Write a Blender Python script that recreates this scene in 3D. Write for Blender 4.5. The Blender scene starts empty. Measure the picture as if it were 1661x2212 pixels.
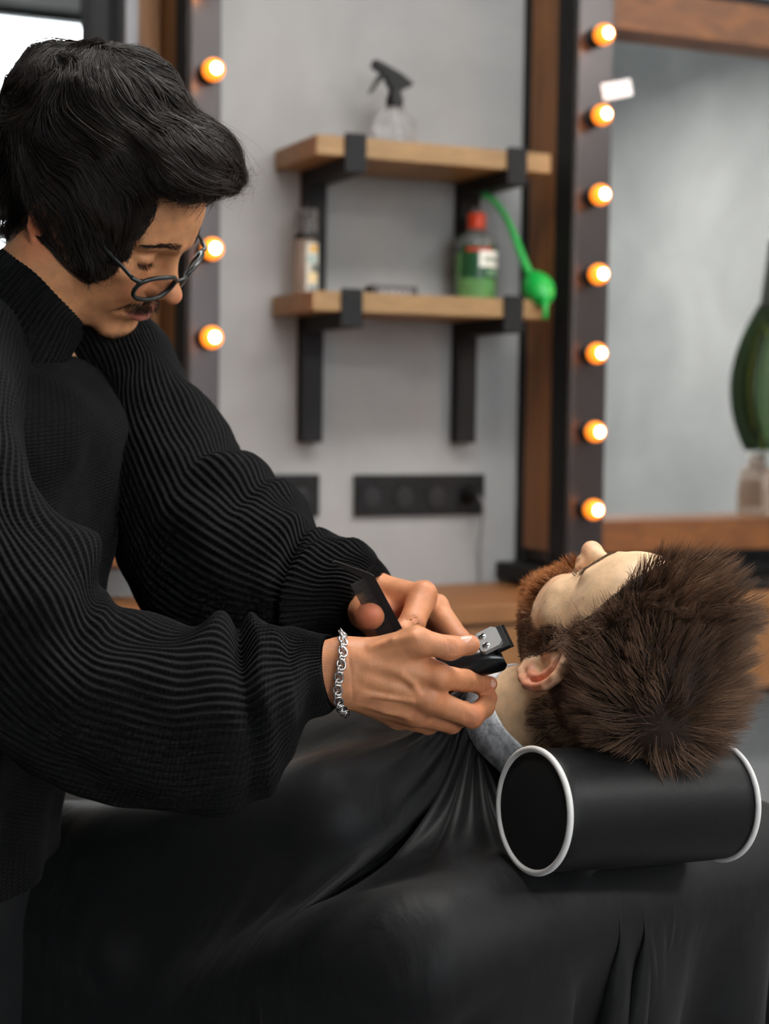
import bpy, bmesh, math, random
import numpy as np
from mathutils import Vector, Matrix

scene = bpy.context.scene
COL = scene.collection
rng = np.random.RandomState(7)
random.seed(7)

# ---------------------------------------------------------------- camera
FPX = 3460.0                       # focal length in pixels of the 1661 x 2212 frame
CAM = np.array([0.0, 0.0, 1.25])
PITCH = math.atan((1106 - 880) / FPX)
ROLL = 0.013
_f = np.array([0, math.cos(PITCH), -math.sin(PITCH)])
_u = np.array([0, math.sin(PITCH), math.cos(PITCH)])
_r = np.array([1.0, 0, 0])
RIGHT = math.cos(ROLL) * _r + math.sin(ROLL) * _u
UPV = math.cos(ROLL) * _u - math.sin(ROLL) * _r
FWD = _f
cam_data = bpy.data.cameras.new('camera')
cam = bpy.data.objects.new('camera', cam_data)
COL.objects.link(cam)
cam.matrix_world = Matrix(((RIGHT[0], UPV[0], -FWD[0], CAM[0]), (RIGHT[1], UPV[1], -FWD[1], CAM[1]),
                           (RIGHT[2], UPV[2], -FWD[2], CAM[2]), (0, 0, 0, 1)))
cam_data.sensor_fit = 'HORIZONTAL'
cam_data.sensor_width = 24.0
cam_data.lens = 24.0 * FPX / 1661.0
cam_data.clip_start = 0.05
cam_data.dof.use_dof = True
cam_data.dof.focus_distance = 1.50
cam_data.dof.aperture_fstop = 3.4
scene.camera = cam

def P(u, v, d):
    """the point seen at pixel (u, v), d metres in front of the camera"""
    return CAM + d * (FWD + (u - 830.5) / FPX * RIGHT + (1106 - v) / FPX * UPV)

# the back wall: seen at an angle, running away to the right
PSI = math.radians(24)
WS = np.array([math.cos(PSI), math.sin(PSI), 0])      # along the wall
WN = np.array([math.sin(PSI), -math.cos(PSI), 0])     # out of the wall
WO = P(900, 1067, 3.25).copy()
WO[2] = 0
def W(s, n, z):
    return WO + s * WS + n * WN + np.array([0, 0, z])
def WP(u, v, n=0.0):
    """wall coordinates (s, z) of pixel (u, v) on the plane n metres off the back wall"""
    d = FWD + (u - 830.5) / FPX * RIGHT + (1106 - v) / FPX * UPV
    t = (n - np.dot(CAM - WO, WN)) / np.dot(d, WN)
    q = CAM + t * d
    return float(np.dot(q - WO, WS)), float(q[2])
S0, S1, N1, HC = -3.4, 3.2, 6.2, 3.7                  # room: along the wall, depth, height

# ---------------------------------------------------------------- world, lights, exposure
world = bpy.data.worlds.new('daylight')
scene.world = world
world.use_nodes = True
world.node_tree.nodes['Background'].inputs[0].default_value = (0.86, 0.93, 1.0, 1)
world.node_tree.nodes['Background'].inputs[1].default_value = 2.2
scene.view_settings.view_transform = 'Standard'
scene.view_settings.look = 'None'
scene.view_settings.gamma = 1.0
scene.view_settings.use_curve_mapping = False
scene.view_settings.exposure = 0.0

def area_light(name, loc, direction, sx, sy, power, color=(1, 1, 1)):
    l = bpy.data.lights.new(name, 'AREA')
    l.shape = 'RECTANGLE'
    l.size, l.size_y = sx, sy
    l.energy = power
    l.color = color
    o = bpy.data.objects.new(name, l)
    COL.objects.link(o)
    z = -Vector(direction).normalized()
    x = Vector(WS)
    x = (x - z * x.dot(z)).normalized()
    y = z.cross(x)
    o.matrix_world = Matrix(((x[0], y[0], z[0], loc[0]), (x[1], y[1], z[1], loc[1]), (x[2], y[2], z[2], loc[2]), (0, 0, 0, 1)))
    return o
# pendant panel lamps: (s, n, size along wall, size across, watts); they hang at LZ
LZ = 2.95
CEILING_LAMPS = [(-0.30, 1.50, 1.3, 0.40, 40), (1.6, 1.5, 1.2, 0.35, 26), (1.7, 3.6, 1.3, 0.45, 84)]
for k, (s, n, a, b, w) in enumerate(CEILING_LAMPS):
    area_light('ceiling_lamp_light', W(s, n, LZ - 0.075), (0, 0, -1), a, b, w, (1.0, 0.985, 0.955))
# daylight through the window in the wall behind the camera
WIN = (-1.15, 0.85, 1.0, 3.45)                         # s0, s1, z0, z1
area_light('window_daylight', W((WIN[0] + WIN[1]) / 2, N1 + 0.25, (WIN[2] + WIN[3]) / 2), -WN * 1.0, WIN[1] - WIN[0], WIN[3] - WIN[2], 110, (0.93, 0.97, 1.0))

# ---------------------------------------------------------------- helpers: objects
def tag(o, label=None, cat=None, group=None, kind=None):
    if label: o['label'] = label
    if cat: o['category'] = cat
    if group: o['group'] = group
    if kind: o['kind'] = kind
    return o

def empty(name, loc=(0, 0, 0)):
    o = bpy.data.objects.new(name, None)
    COL.objects.link(o)
    o.location = Vector(loc)
    o.empty_display_size = 0.05
    return o

def link_mesh(name, me, mat, parent=None, smooth=True):
    if isinstance(mat, (list, tuple)):
        for m in mat: me.materials.append(m)
    elif mat is not None:
        me.materials.append(mat)
    if smooth and len(me.polygons):
        me.polygons.foreach_set('use_smooth', np.ones(len(me.polygons), dtype=bool))
    o = bpy.data.objects.new(name, me)
    COL.objects.link(o)
    if parent is not None:
        set_parent(o, parent)
    return o

def set_parent(o, parent):
    # parents are empties placed at a thing's base, or meshes kept at the origin; children keep world coordinates
    o.parent = parent
    o.matrix_parent_inverse = Matrix.Translation(-Vector(parent.location)) if parent.parent is None else Matrix.Identity(4)

def mesh_np(name, verts, faces, mat, parent=None, smooth=True, uv=None, color=None):
    """mesh from arrays; faces (n,4) or (n,3) or list of lists; uv per face corner; color per vertex"""
    me = bpy.data.meshes.new(name)
    verts = np.asarray(verts, dtype=np.float32)
    if isinstance(faces, np.ndarray):
        k = faces.shape[1]
        nf = len(faces)
        me.vertices.add(len(verts))
        me.vertices.foreach_set('co', verts.ravel())
        me.loops.add(nf * k)
        me.loops.foreach_set('vertex_index', faces.astype(np.int32).ravel())
        me.polygons.add(nf)
        me.polygons.foreach_set('loop_start', np.arange(0, nf * k, k, dtype=np.int32))
        me.update(calc_edges=True)
        me.validate()
    else:
        me.from_pydata([tuple(v) for v in verts], [], [list(f) for f in faces])
        me.update()
    if uv is not None:
        l = me.uv_layers.new(name='UVMap')
        l.data.foreach_set('uv', np.asarray(uv, dtype=np.float32).ravel())
    if color is not None:
        c = np.ones((len(verts), 4), dtype=np.float32)
        c[:, :color.shape[1]] = color
        a = me.color_attributes.new('col', 'FLOAT_COLOR', 'POINT')
        a.data.foreach_set('color', c.ravel())
    return link_mesh(name, me, mat, parent, smooth)

def basis(origin, ex, ey, ez):
    m = np.eye(4)
    m[:3, 0], m[:3, 1], m[:3, 2], m[:3, 3] = ex, ey, ez, origin
    return m
WALLM = lambda s, n, z: basis(W(s, n, z), WS, WN * -1, (0, 0, 1))   # local x along wall, y into wall, z up

def box_arr(x0, x1, y0, y1, z0, z1, bev=0.0):
    bm = bmesh.new()
    bmesh.ops.create_cube(bm, size=1.0)
    for v in bm.verts:
        v.co = Vector(((x0 + x1) / 2 + v.co.x * (x1 - x0), (y0 + y1) / 2 + v.co.y * (y1 - y0), (z0 + z1) / 2 + v.co.z * (z1 - z0)))
    if bev > 0:
        bmesh.ops.bevel(bm, geom=bm.edges[:], offset=bev, segments=2, affect='EDGES', profile=0.6)
    bm.verts.index_update()
    V = [tuple(v.co) for v in bm.verts]
    Fc = [[v.index for v in f.verts] for f in bm.faces]
    bm.free()
    return V, Fc

class MB:
    """collects shapes; build() links them as one mesh object"""
    def __init__(self, M=None):
        self.V, self.F, self.M = [], [], (np.eye(4) if M is None else np.asarray(M, float))
    def add(self, V, Fc, M=None):
        V = np.asarray(V, float).reshape(-1, 3)
        if M is not None:
            V = V @ np.asarray(M)[:3, :3].T + np.asarray(M)[:3, 3]
        b = len(self.V)
        self.V.extend((V @ self.M[:3, :3].T + self.M[:3, 3]).tolist())
        self.F.extend([[i + b for i in f] for f in (Fc.tolist() if isinstance(Fc, np.ndarray) else Fc)])
        return self
    def box(self, x0, x1, y0, y1, z0, z1, bev=0.0, M=None):
        return self.add(*box_arr(x0, x1, y0, y1, z0, z1, bev), M=M)
    def lathe(self, prof, seg=32, M=None, cap=True):
        """prof: list of (radius, z)"""
        V, Fc = [], []
        n = len(prof)
        for k in range(seg):
            a = 2 * math.pi * k / seg
            for r, z in prof:
                V.append((r * math.cos(a), r * math.sin(a), z))
        for k in range(seg):
            k2 = (k + 1) % seg
            for i in range(n - 1):
                Fc.append([k * n + i, k2 * n + i, k2 * n + i + 1, k * n + i + 1])
        if cap:
            Fc.append([k * n for k in range(seg)][::-1])
            Fc.append([k * n + n - 1 for k in range(seg)])
        return self.add(V, Fc, M)
    def tube(self, pts, rad, seg=10, closed=False, flat=None):
        V, Fc = tube_arr(pts, rad, seg, closed, flat)
        return self.add(V, Fc)
    def prism(self, outline, y0, y1, M=None):
        """outline in the x-z plane, extruded along y"""
        n = len(outline)
        V = [(x, y0, z) for x, z in outline] + [(x, y1, z) for x, z in outline]
        Fc = [[i, (i + 1) % n, n + (i + 1) % n, n + i] for i in range(n)]
        Fc.append(list(range(n))[::-1]); Fc.append([n + i for i in range(n)])
        return self.add(V, Fc, M)
    def build(self, name, mat, parent=None, smooth=False):
        o = mesh_np(name, self.V, self.F, mat, parent, smooth)
        if smooth == 'auto':
            o.data.polygons.foreach_set('use_smooth', np.ones(len(o.data.polygons), dtype=bool))
            o.data.set_sharp_from_angle(angle=math.radians(38))
        return o

def frames_along(pts, closed=False):
    pts = np.asarray(pts, float)
    n = len(pts)
    if closed:
        T = np.roll(pts, -1, 0) - np.roll(pts, 1, 0)
    else:
        T = np.gradient(pts, axis=0)
    T /= np.linalg.norm(T, axis=1)[:, None] + 1e-12
    up = np.array([0, 0, 1.0]) if abs(T[0][2]) < 0.9 else np.array([1.0, 0, 0])
    N = np.zeros_like(pts)
    N[0] = up - T[0] * np.dot(up, T[0]); N[0] /= np.linalg.norm(N[0])
    for i in range(1, n):
        N[i] = N[i - 1] - T[i] * np.dot(N[i - 1], T[i])
        N[i] /= np.linalg.norm(N[i]) + 1e-12
    return pts, T, N, np.cross(T, N)

def tube_arr(pts, rad, seg=10, closed=False, flat=None):
    pts, T, N, B = frames_along(pts, closed)
    n = len(pts)
    rad = np.broadcast_to(np.asarray(rad, float), (n,))
    a = np.linspace(0, 2 * math.pi, seg, endpoint=False)
    fl = 1.0 if flat is None else flat
    V = pts[:, None] + rad[:, None, None] * (np.cos(a)[None, :, None] * N[:, None] + fl * np.sin(a)[None, :, None] * B[:, None])
    V = V.reshape(-1, 3)
    Fc = []
    for i in range(n if closed else n - 1):
        j = (i + 1) % n
        for k in range(seg):
            k2 = (k + 1) % seg
            Fc.append([i * seg + k, i * seg + k2, j * seg + k2, j * seg + k])
    if not closed:
        Fc.append(list(range(seg))[::-1])
        Fc.append([(n - 1) * seg + k for k in range(seg)])
    return V, Fc

def catmull(pts, n):
    """smooth curve through control rows, n samples, roughly even in the control parameter"""
    pts = np.asarray(pts, float)
    m = len(pts)
    t = np.linspace(0, m - 1, n)
    i = np.clip(t.astype(int), 0, m - 2)
    f = (t - i)[:, None]
    p0, p1, p2, p3 = pts[np.maximum(i - 1, 0)], pts[i], pts[i + 1], pts[np.minimum(i + 2, m - 1)]
    return 0.5 * (2 * p1 + (p2 - p0) * f + (2 * p0 - 5 * p1 + 4 * p2 - p3) * f ** 2 + (3 * p1 - p0 - 3 * p2 + p3) * f ** 3)

# ---------------------------------------------------------------- helpers: smooth noise
_G = np.random.RandomState(3).randn(32, 32, 32)
def vnoise(p, scale):
    """tri-linear value noise in about [-1, 1]"""
    q = np.asarray(p, float) * scale
    i = np.floor(q).astype(int)
    f = q - i
    f = f * f * (3 - 2 * f)
    i %= 32
    j = (i + 1) % 32
    def g(a, b, c): return _G[a, b, c]
    x0, y0, z0, x1, y1, z1 = i[..., 0], i[..., 1], i[..., 2], j[..., 0], j[..., 1], j[..., 2]
    fx, fy, fz = f[..., 0], f[..., 1], f[..., 2]
    a = g(x0, y0, z0) * (1 - fx) + g(x1, y0, z0) * fx
    b = g(x0, y1, z0) * (1 - fx) + g(x1, y1, z0) * fx
    c = g(x0, y0, z1) * (1 - fx) + g(x1, y0, z1) * fx
    d = g(x0, y1, z1) * (1 - fx) + g(x1, y1, z1) * fx
    return ((a * (1 - fy) + b * fy) * (1 - fz) + (c * (1 - fy) + d * fy) * fz) * 0.6

# ---------------------------------------------------------------- helpers: distance fields and their surface
def smin(a, b, k):
    h = np.clip(0.5 + 0.5 * (b - a) / k, 0, 1)
    return b * (1 - h) + a * h - k * h * (1 - h)
def smax(a, b, k):
    return -smin(-a, -b, k)
def ell(p, c, r):
    q = p - np.asarray(c)
    r = np.asarray(r)
    k0 = np.linalg.norm(q / r, axis=-1)
    k1 = np.linalg.norm(q / (r * r), axis=-1)
    return k0 * (k0 - 1) / np.maximum(k1, 1e-9)
def cap(p, a, b, ra, rb=None):
    a, b = np.asarray(a, float), np.asarray(b, float)
    rb = ra if rb is None else rb
    ab = b - a
    h = np.clip(((p - a) @ ab) / max(float(ab @ ab), 1e-12), 0, 1)
    return np.linalg.norm(p - a - h[..., None] * ab, axis=-1) - (ra + (rb - ra) * h)
def chain(p, pts, rad, k=0.004):
    d = None
    for i in range(len(pts) - 1):
        e = cap(p, pts[i], pts[i + 1], rad[i], rad[i + 1])
        d = e if d is None else (smin(d, e, k) if k > 0 else np.minimum(d, e))
    return d
def rbox(p, M, half, r):
    """rounded box; M 4x4 local->world"""
    q = np.abs((p - M[:3, 3]) @ M[:3, :3]) - (np.asarray(half) - r)
    return np.linalg.norm(np.maximum(q, 0), axis=-1) + np.minimum(q.max(axis=-1), 0) - r

def iso_mesh(f, lo, hi, h, B=6):
    """vertices and quads of f = 0 inside the box lo..hi, grid step h (only blocks near the surface are sampled)"""
    lo, hi = np.asarray(lo, float), np.asarray(hi, float)
    nb = np.ceil((hi - lo) / (h * B)).astype(int)
    gi = np.stack(np.meshgrid(*[np.arange(k) for k in nb], indexing='ij'), -1).reshape(-1, 3)
    cen = lo + (gi + 0.5) * h * B
    d = f(cen)
    near = np.abs(d) < h * B * 1.05
    n = nb * B + 1
    vol = np.full(tuple(n), 1.0, dtype=np.float32)
    # sign of far blocks
    far_in = (~near) & (d < 0)
    for b in gi[far_in]:
        vol[b[0] * B:b[0] * B + B + 1, b[1] * B:b[1] * B + B + 1, b[2] * B:b[2] * B + B + 1] = -1.0
    need = np.zeros(tuple(n), dtype=bool)
    for b in gi[near]:
        need[b[0] * B:b[0] * B + B + 1, b[1] * B:b[1] * B + B + 1, b[2] * B:b[2] * B + B + 1] = True
    idx = np.argwhere(need)
    vals = np.empty(len(idx), dtype=np.float32)
    for a in range(0, len(idx), 400000):
        vals[a:a + 400000] = f(lo + idx[a:a + 400000] * h)
    vol[need] = vals
    vol[np.abs(vol) < 1e-9] = 1e-9
    neg = vol < 0
    # cells with mixed signs
    cnt = np.zeros(tuple(n - 1), dtype=np.uint8)
    for dx in (0, 1):
        for dy in (0, 1):
            for dz in (0, 1):
                cnt += neg[dx:n[0] - 1 + dx, dy:n[1] - 1 + dy, dz:n[2] - 1 + dz]
    mixed = (cnt > 0) & (cnt < 8)
    cells = np.argwhere(mixed)
    vid = np.full(tuple(n - 1), -1, dtype=np.int32)
    vid[mixed] = np.arange(len(cells))
    acc = np.zeros((len(cells), 3))
    num = np.zeros(len(cells))
    corner = [(a, b, c) for a in (0, 1) for b in (0, 1) for c in (0, 1)]
    for ca in corner:
        for ax in range(3):
            if ca[ax] == 1: continue
            cb = list(ca); cb[ax] = 1
            va = vol[cells[:, 0] + ca[0], cells[:, 1] + ca[1], cells[:, 2] + ca[2]]
            vb = vol[cells[:, 0] + cb[0], cells[:, 1] + cb[1], cells[:, 2] + cb[2]]
            cr = (va < 0) != (vb < 0)
            t = np.where(cr, va / np.where(cr, va - vb, 1), 0)
            q = np.zeros((len(cells), 3)) + np.array(ca, float)
            q[:, ax] += t
            acc += q * cr[:, None]
            num += cr
    V = lo + (cells + acc / num[:, None]) * h
    Q = []
    for ax in range(3):
        s0 = [slice(None)] * 3; s1 = [slice(None)] * 3
        s0[ax] = slice(0, -1); s1[ax] = slice(1, None)
        e = neg[tuple(s0)] != neg[tuple(s1)]
        a1, a2 = (ax + 1) % 3, (ax + 2) % 3
        E = np.argwhere(e)
        ok = (E[:, a1] > 0) & (E[:, a2] > 0) & (E[:, a1] < n[a1] - 1) & (E[:, a2] < n[a2] - 1)
        E = E[ok]
        def cell(o1, o2):
            c = E.copy(); c[:, a1] -= o1; c[:, a2] -= o2
            return vid[c[:, 0], c[:, 1], c[:, 2]]
        q = np.stack([cell(1, 1), cell(0, 1), cell(0, 0), cell(1, 0)], -1)
        flip = ~neg[E[:, 0], E[:, 1], E[:, 2]]
        q[flip] = q[flip][:, ::-1]
        Q.append(q[(q >= 0).all(1)])
    return V, np.concatenate(Q)

def grad(f, p, e=0.0015):
    g = np.stack([f(p + np.eye(3)[k] * e) - f(p - np.eye(3)[k] * e) for k in range(3)], -1)
    return g / (np.linalg.norm(g, axis=-1)[..., None] + 1e-12)

def relax(V, Q, it=2, lam=0.5):
    """a little smoothing of a quad mesh"""
    V = V.copy()
    e = np.concatenate([Q[:, [0, 1]], Q[:, [1, 2]], Q[:, [2, 3]], Q[:, [3, 0]]])
    for _ in range(it):
        s = np.zeros_like(V); c = np.zeros(len(V))
        for k in range(3):
            s[:, k] = np.bincount(e[:, 0], V[e[:, 1], k], len(V)) + np.bincount(e[:, 1], V[e[:, 0], k], len(V))
        c = np.bincount(e[:, 0], minlength=len(V)) + np.bincount(e[:, 1], minlength=len(V))
        V = V * (1 - lam) + lam * s / np.maximum(c, 1)[:, None]
    return V

def strands_mesh(S, r0, r1=0.0, sides=3):
    """S: (n, m, 3) strand points -> verts, quads of thin tapering tubes"""
    n, m, _ = S.shape
    T = np.gradient(S, axis=1)
    T /= np.linalg.norm(T, axis=2)[..., None] + 1e-12
    ref = np.random.RandomState(5).randn(n, 1, 3)
    N = np.cross(T, ref); N /= np.linalg.norm(N, axis=2)[..., None] + 1e-12
    Bn = np.cross(T, N)
    t = np.linspace(0, 1, m)[None, :, None]
    r0 = np.broadcast_to(np.asarray(r0, float).reshape(-1, 1, 1), (n, 1, 1))
    rad = r0 * (1 - t ** 2.2) + r1 * t ** 2.2
    rings = []
    for k in range(sides):
        a = 2 * math.pi * k / sides
        rings.append(S + rad * (math.cos(a) * N + math.sin(a) * Bn))
    V = np.stack(rings, 2).reshape(-1, 3)
    base = (np.arange(n) * m * sides)[:, None, None] + (np.arange(m - 1) * sides)[None, :, None]
    k = np.arange(sides)[None, None, :]
    k2 = (k + 1) % sides
    Q = np.stack([base + k, base + k2, base + sides + k2, base + sides + k], -1).reshape(-1, 4)
    return V, Q
# ---------------------------------------------------------------- materials
def srgb(r, g, b):
    c = np.array([r, g, b]) / 255.0
    return tuple(np.where(c <= 0.04045, c / 12.92, ((c + 0.055) / 1.055) ** 2.4))

def mat(name, color=(0.5, 0.5, 0.5), rough=0.5, metal=0.0, **kw):
    m = bpy.data.materials.new(name)
    m.use_nodes = True
    b = m.node_tree.nodes['Principled BSDF']
    b.inputs['Base Color'].default_value = (*color, 1)
    b.inputs['Roughness'].default_value = rough
    b.inputs['Metallic'].default_value = metal
    for k, v in kw.items():
        b.inputs[k.replace('_', ' ')].default_value = v
    return m
def nd(m, typ, **kw):
    n = m.node_tree.nodes.new(typ)
    for k, v in kw.items(): setattr(n, k, v)
    return n
def lk(m, a, b): m.node_tree.links.new(a, b)
def bsdf(m): return m.node_tree.nodes['Principled BSDF']

def noise_color(m, c1, c2, scale=4.0, detail=4.0, coord='Object', stretch=None, lo=0.35, hi=0.65, rough=0.55, dist=0.0):
    tc = nd(m, 'ShaderNodeTexCoord')
    src = tc.outputs[coord]
    if stretch:
        mp = nd(m, 'ShaderNodeMapping')
        mp.inputs['Scale'].default_value = stretch
        lk(m, src, mp.inputs['Vector']); src = mp.outputs[0]
    nz = nd(m, 'ShaderNodeTexNoise')
    nz.inputs['Scale'].default_value = scale
    nz.inputs['Detail'].default_value = detail
    nz.inputs['Roughness'].default_value = rough
    nz.inputs['Distortion'].default_value = dist
    lk(m, src, nz.inputs['Vector'])
    cr = nd(m, 'ShaderNodeValToRGB')
    cr.color_ramp.elements[0].position, cr.color_ramp.elements[0].color = lo, (*c1, 1)
    cr.color_ramp.elements[1].position, cr.color_ramp.elements[1].color = hi, (*c2, 1)
    lk(m, nz.outputs['Fac'], cr.inputs[0])
    lk(m, cr.outputs[0], bsdf(m).inputs['Base Color'])
    return nz, cr, src
def bump_from(m, out, strength=0.2, dist=0.002):
    b = nd(m, 'ShaderNodeBump')
    b.inputs['Strength'].default_value = strength
    b.inputs['Distance'].default_value = dist
    lk(m, out, b.inputs['Height'])
    lk(m, b.outputs[0], bsdf(m).inputs['Normal'])
    return b

M = {}
# grey trowelled plaster
m = M['plaster'] = mat('grey_plaster', rough=0.85)
nz, cr, src = noise_color(m, srgb(138, 138, 138), srgb(164, 164, 162), 1.6, 8, rough=0.6, lo=0.3, hi=0.7, dist=0.4)
bump_from(m, nz.outputs['Fac'], 0.15, 0.004)
m = M['ceiling'] = mat('ceiling_paint', srgb(200, 200, 198), 0.9)
m = M['floor'] = mat('grey_floor', rough=0.45)
noise_color(m, srgb(96, 97, 100), srgb(118, 119, 122), 3, 6)
def wood(name, a, b, stretch, rough=0.5, scale=5):
    m = mat(name, rough=rough)
    nz, cr, src = noise_color(m, a, b, scale, 7, stretch=stretch, lo=0.3, hi=0.72, dist=0.6)
    bump_from(m, nz.outputs['Fac'], 0.08, 0.002)
    return m
M['oak_post'] = wood('stained_oak_post', srgb(106, 66, 30), srgb(150, 98, 46), (6, 6, 0.7))
M['oak_rail'] = wood('stained_oak_rail', srgb(98, 58, 26), srgb(134, 82, 38), (0.8, 6, 6))
M['oak_counter'] = wood('counter_wood', srgb(124, 80, 42), srgb(146, 98, 54), (0.7, 5, 5))
M['shelf_face'] = wood('shelf_wood', srgb(118, 88, 52), srgb(170, 132, 84), (1.2, 8, 60))
M['black_metal'] = mat('black_powder_coated_steel', srgb(16, 16, 17), 0.6, 0.0, Specular_IOR_Level=.3)
M['dark_metal'] = mat('brushed_dark_steel', srgb(84, 80, 80), 0.28, 0.85)
M['chrome'] = mat('chrome', (0.8, 0.8, 0.82), 0.12, 1.0)
M['silver'] = mat('silver', (0.62, 0.61, 0.6), 0.2, 1.0)
M['black_plastic'] = mat('black_plastic', srgb(8, 8, 9), 0.5, Specular_IOR_Level=.3)
M['socket_plastic'] = mat('anthracite_plastic', srgb(11, 11, 12), 0.55, Specular_IOR_Level=.3)
M['mirror'] = mat('mirror_glass', (0.9, 0.92, 0.91), 0.0, 1.0)
M['steel_strip'] = mat('brushed_steel_strip', srgb(120, 118, 118), 0.35, 0.7)
# ---------------------------------------------------------------- the room
def wall_quad(name, M_, boxes, material):
    mb = MB(M_)
    for b in boxes: mb.box(*b)
    return tag(mb.build(name, material), kind='structure')
WM = WALLM(0, 0, 0)                 # local: x along the back wall, y into the wall (room is at -y), z up
wall_quad('wall_back', WM, [(S0, S1, 0, 0.15, 0, HC)], M['plaster'])
wall_quad('floor', WM, [(S0 - 0.15, S1 + 0.15, -N1 - 0.15, 0.15, -0.1, 0)], M['floor'])
wall_quad('ceiling', WM, [(S0 - 0.15, S1 + 0.15, -N1 - 0.15, 0.15, HC, HC + 0.1)], M['ceiling'])
wall_quad('wall_left', WM, [(S0 - 0.15, S0, -N1, 0.15, 0, HC)], M['plaster'])
wall_quad('wall_right', WM, [(S1, S1 + 0.15, -N1, 0.15, 0, HC)], M['plaster'])
a, b, c, d = WIN
wall_quad('wall_front', WM, [(S0 - .15, a, -N1 - .15, -N1, 0, HC), (b, S1 + .15, -N1 - .15, -N1, 0, HC),
                             (a, b, -N1 - .15, -N1, 0, c), (a, b, -N1 - .15, -N1, d, HC)], M['plaster'])
# window in the wall behind the camera: seen only in the mirror
wf = empty('window_1', W((a + b) / 2, N1, c)); tag(wf, kind='structure')
mb = MB(WM)
for q in ((a, a + .07, c, d), (b - .07, b, c, d), (a, b, c, c + .07), (a, b, d - .07, d)):
    mb.box(q[0], q[1], -N1 - .11, -N1 - .03, q[2], q[3], 0.004)
mb.build('window_frame', M['black_metal'], wf)
for k in (1, 2):
    x = a + (b - a) * k / 3
    MB(WM).box(x - .018, x + .018, -N1 - .10, -N1 - .04, c + .07, d - .07).build('mullion', M['black_metal'], wf)
MB(WM).box(a + .07, b - .07, -N1 - .098, -N1 - .045, 1.98, 2.02).build('transom', M['black_metal'], wf)
glass = mat('window_glass', (1, 1, 1), 0.0, 0, Transmission_Weight=1.0, IOR=1.0)
for k in range(3):
    x0, x1 = a + (b - a) * k / 3 + .02, a + (b - a) * (k + 1) / 3 - .02
    MB(WM).box(x0, x1, -N1 - .072, -N1 - .068, c + .05, d - .05).build('pane', glass, wf)
# ceiling lamps
lampcover = mat('lamp_diffuser', (0.9, 0.9, 0.88), 0.6, Emission_Strength=2.2, Emission_Color=(1, 0.97, 0.93, 1))
lwhere = ['flat white pendant lamp above the barber chair', 'flat white pendant lamp above the right-hand mirror', 'flat white pendant lamp behind the photographer']
for k, (s, n, x, y, w) in enumerate(CEILING_LAMPS):
    t = empty('pendant_lamp', W(s, n, LZ)); tag(t, lwhere[k], 'lamp', 'pendant lamps')
    MB(WALLM(s, n, LZ)).box(-x / 2 - .03, x / 2 + .03, -y / 2 - .03, y / 2 + .03, -.05, 0, .004).build('housing', M['ceiling'], t)
    MB(WALLM(s, n, LZ)).box(-x / 2, x / 2, -y / 2, y / 2, -.064, -.05).build('diffuser', lampcover, t)
    for e in (-.45, .45):
        MB(WALLM(s, n, LZ)).box(x * e - .004, x * e + .004, -.004, .004, .0, HC - LZ).build('cord', M['black_metal'], t)

# ---------------------------------------------------------------- counter along the wall
ct = empty('counter', W(0.2, 0.0, 0)); tag(ct, 'long brown wooden counter along the grey wall behind the customer', 'counter')
zt = WP(1020, 1308, 0.34)[1]
CD = 0.34                            # counter depth
cs0, cs1 = -1.35, 2.6
MB(WM).box(cs0, cs1, -CD, -0.002, zt - 0.035, zt, .003).build('worktop', M['oak_counter'], ct)
zb = zt - 0.205
MB(WM).box(cs0 + .01, cs1 - .01, -CD + .03, -0.002, zb, zt - .036).build('body', M['oak_counter'], ct)
w_ = (cs1 - cs0 - .02) / 5
for k in range(5):
    x0 = cs0 + .01 + k * w_
    dr = MB(WM).box(x0 + .003, x0 + w_ - .003, -CD + .008, -CD + .03, zb, zt - .042, .002).build('drawer', M['oak_counter'], ct)
    MB(WM).box(x0 + w_ / 2 - .06, x0 + w_ / 2 + .06, -CD - .002, -CD + .008, zb + .006, zb + .014).build('handle', M['black_metal'], dr)
# flat black tray on the counter
s_, z_ = WP(1640, 1310, 0.2)
tr = MB(WM)
tx = WP(1575, 1310, 0.25)[0]
tr.box(tx, tx + .5, -.3, -.1, zt + .0005, zt + .014, .003)
tag(tr.build('tray', M['black_plastic']), 'flat black tray lying on the wooden counter behind the customer', 'tray')
tr2 = MB(WM).box(tx - .02, tx + .5, -.085, -.03, zt + .0005, zt + .055, .004)
tag(tr2.build('power_box', M['black_metal']), 'long low black box on the counter against the wall', 'box')

# ---------------------------------------------------------------- wall shelves
def shelf(label, front_left, front_right, vb, leg_v):
    """front_left/right: pixel of the upper front corners"""
    dep = 0.22
    s0, z0 = WP(*front_left, dep)
    s1, z1 = WP(*front_right, dep)
    z = (z0 + z1) / 2
    th = 0.036
    t = empty('wall_shelf', W((s0 + s1) / 2, 0, z)); tag(t, label, 'shelf', 'wall shelves')
    MB(WM).box(s0, s1, -dep, -0.004, z - th, z, .0015).build('board', M['shelf_face'], t)
    for f in (0.155, 0.845):
        x = s0 + (s1 - s0) * f
        br = MB(WM)
        bw = 0.021
        br.box(x - bw, x + bw, -0.006, -0.0005, z - leg_v, z - th - .001, .001)              # leg on the wall
        br.box(x - bw, x + bw, -0.034, -0.006, z - leg_v, z - th - .006, .001)
        br.box(x - bw, x + bw, -dep - .004, -0.001, z - th - .028, z - th - .0006, .001)      # arm under the board
        br.box(x - bw, x + bw, -dep - .0055, -dep - .0005, z - th - .028, z + .006, .001)       # lip at the front
        br.build('bracket', M['black_metal'], t)
    return s0, s1, z, dep
SH1 = shelf('upper wooden wall shelf on black brackets, holding the spray bottle', (684, 292), (1190, 330), 0, 0.30)
SH2 = shelf('lower wooden wall shelf on black brackets, holding the green bottle', (676, 624), (1182, 652), 0, 0.28)

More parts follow.
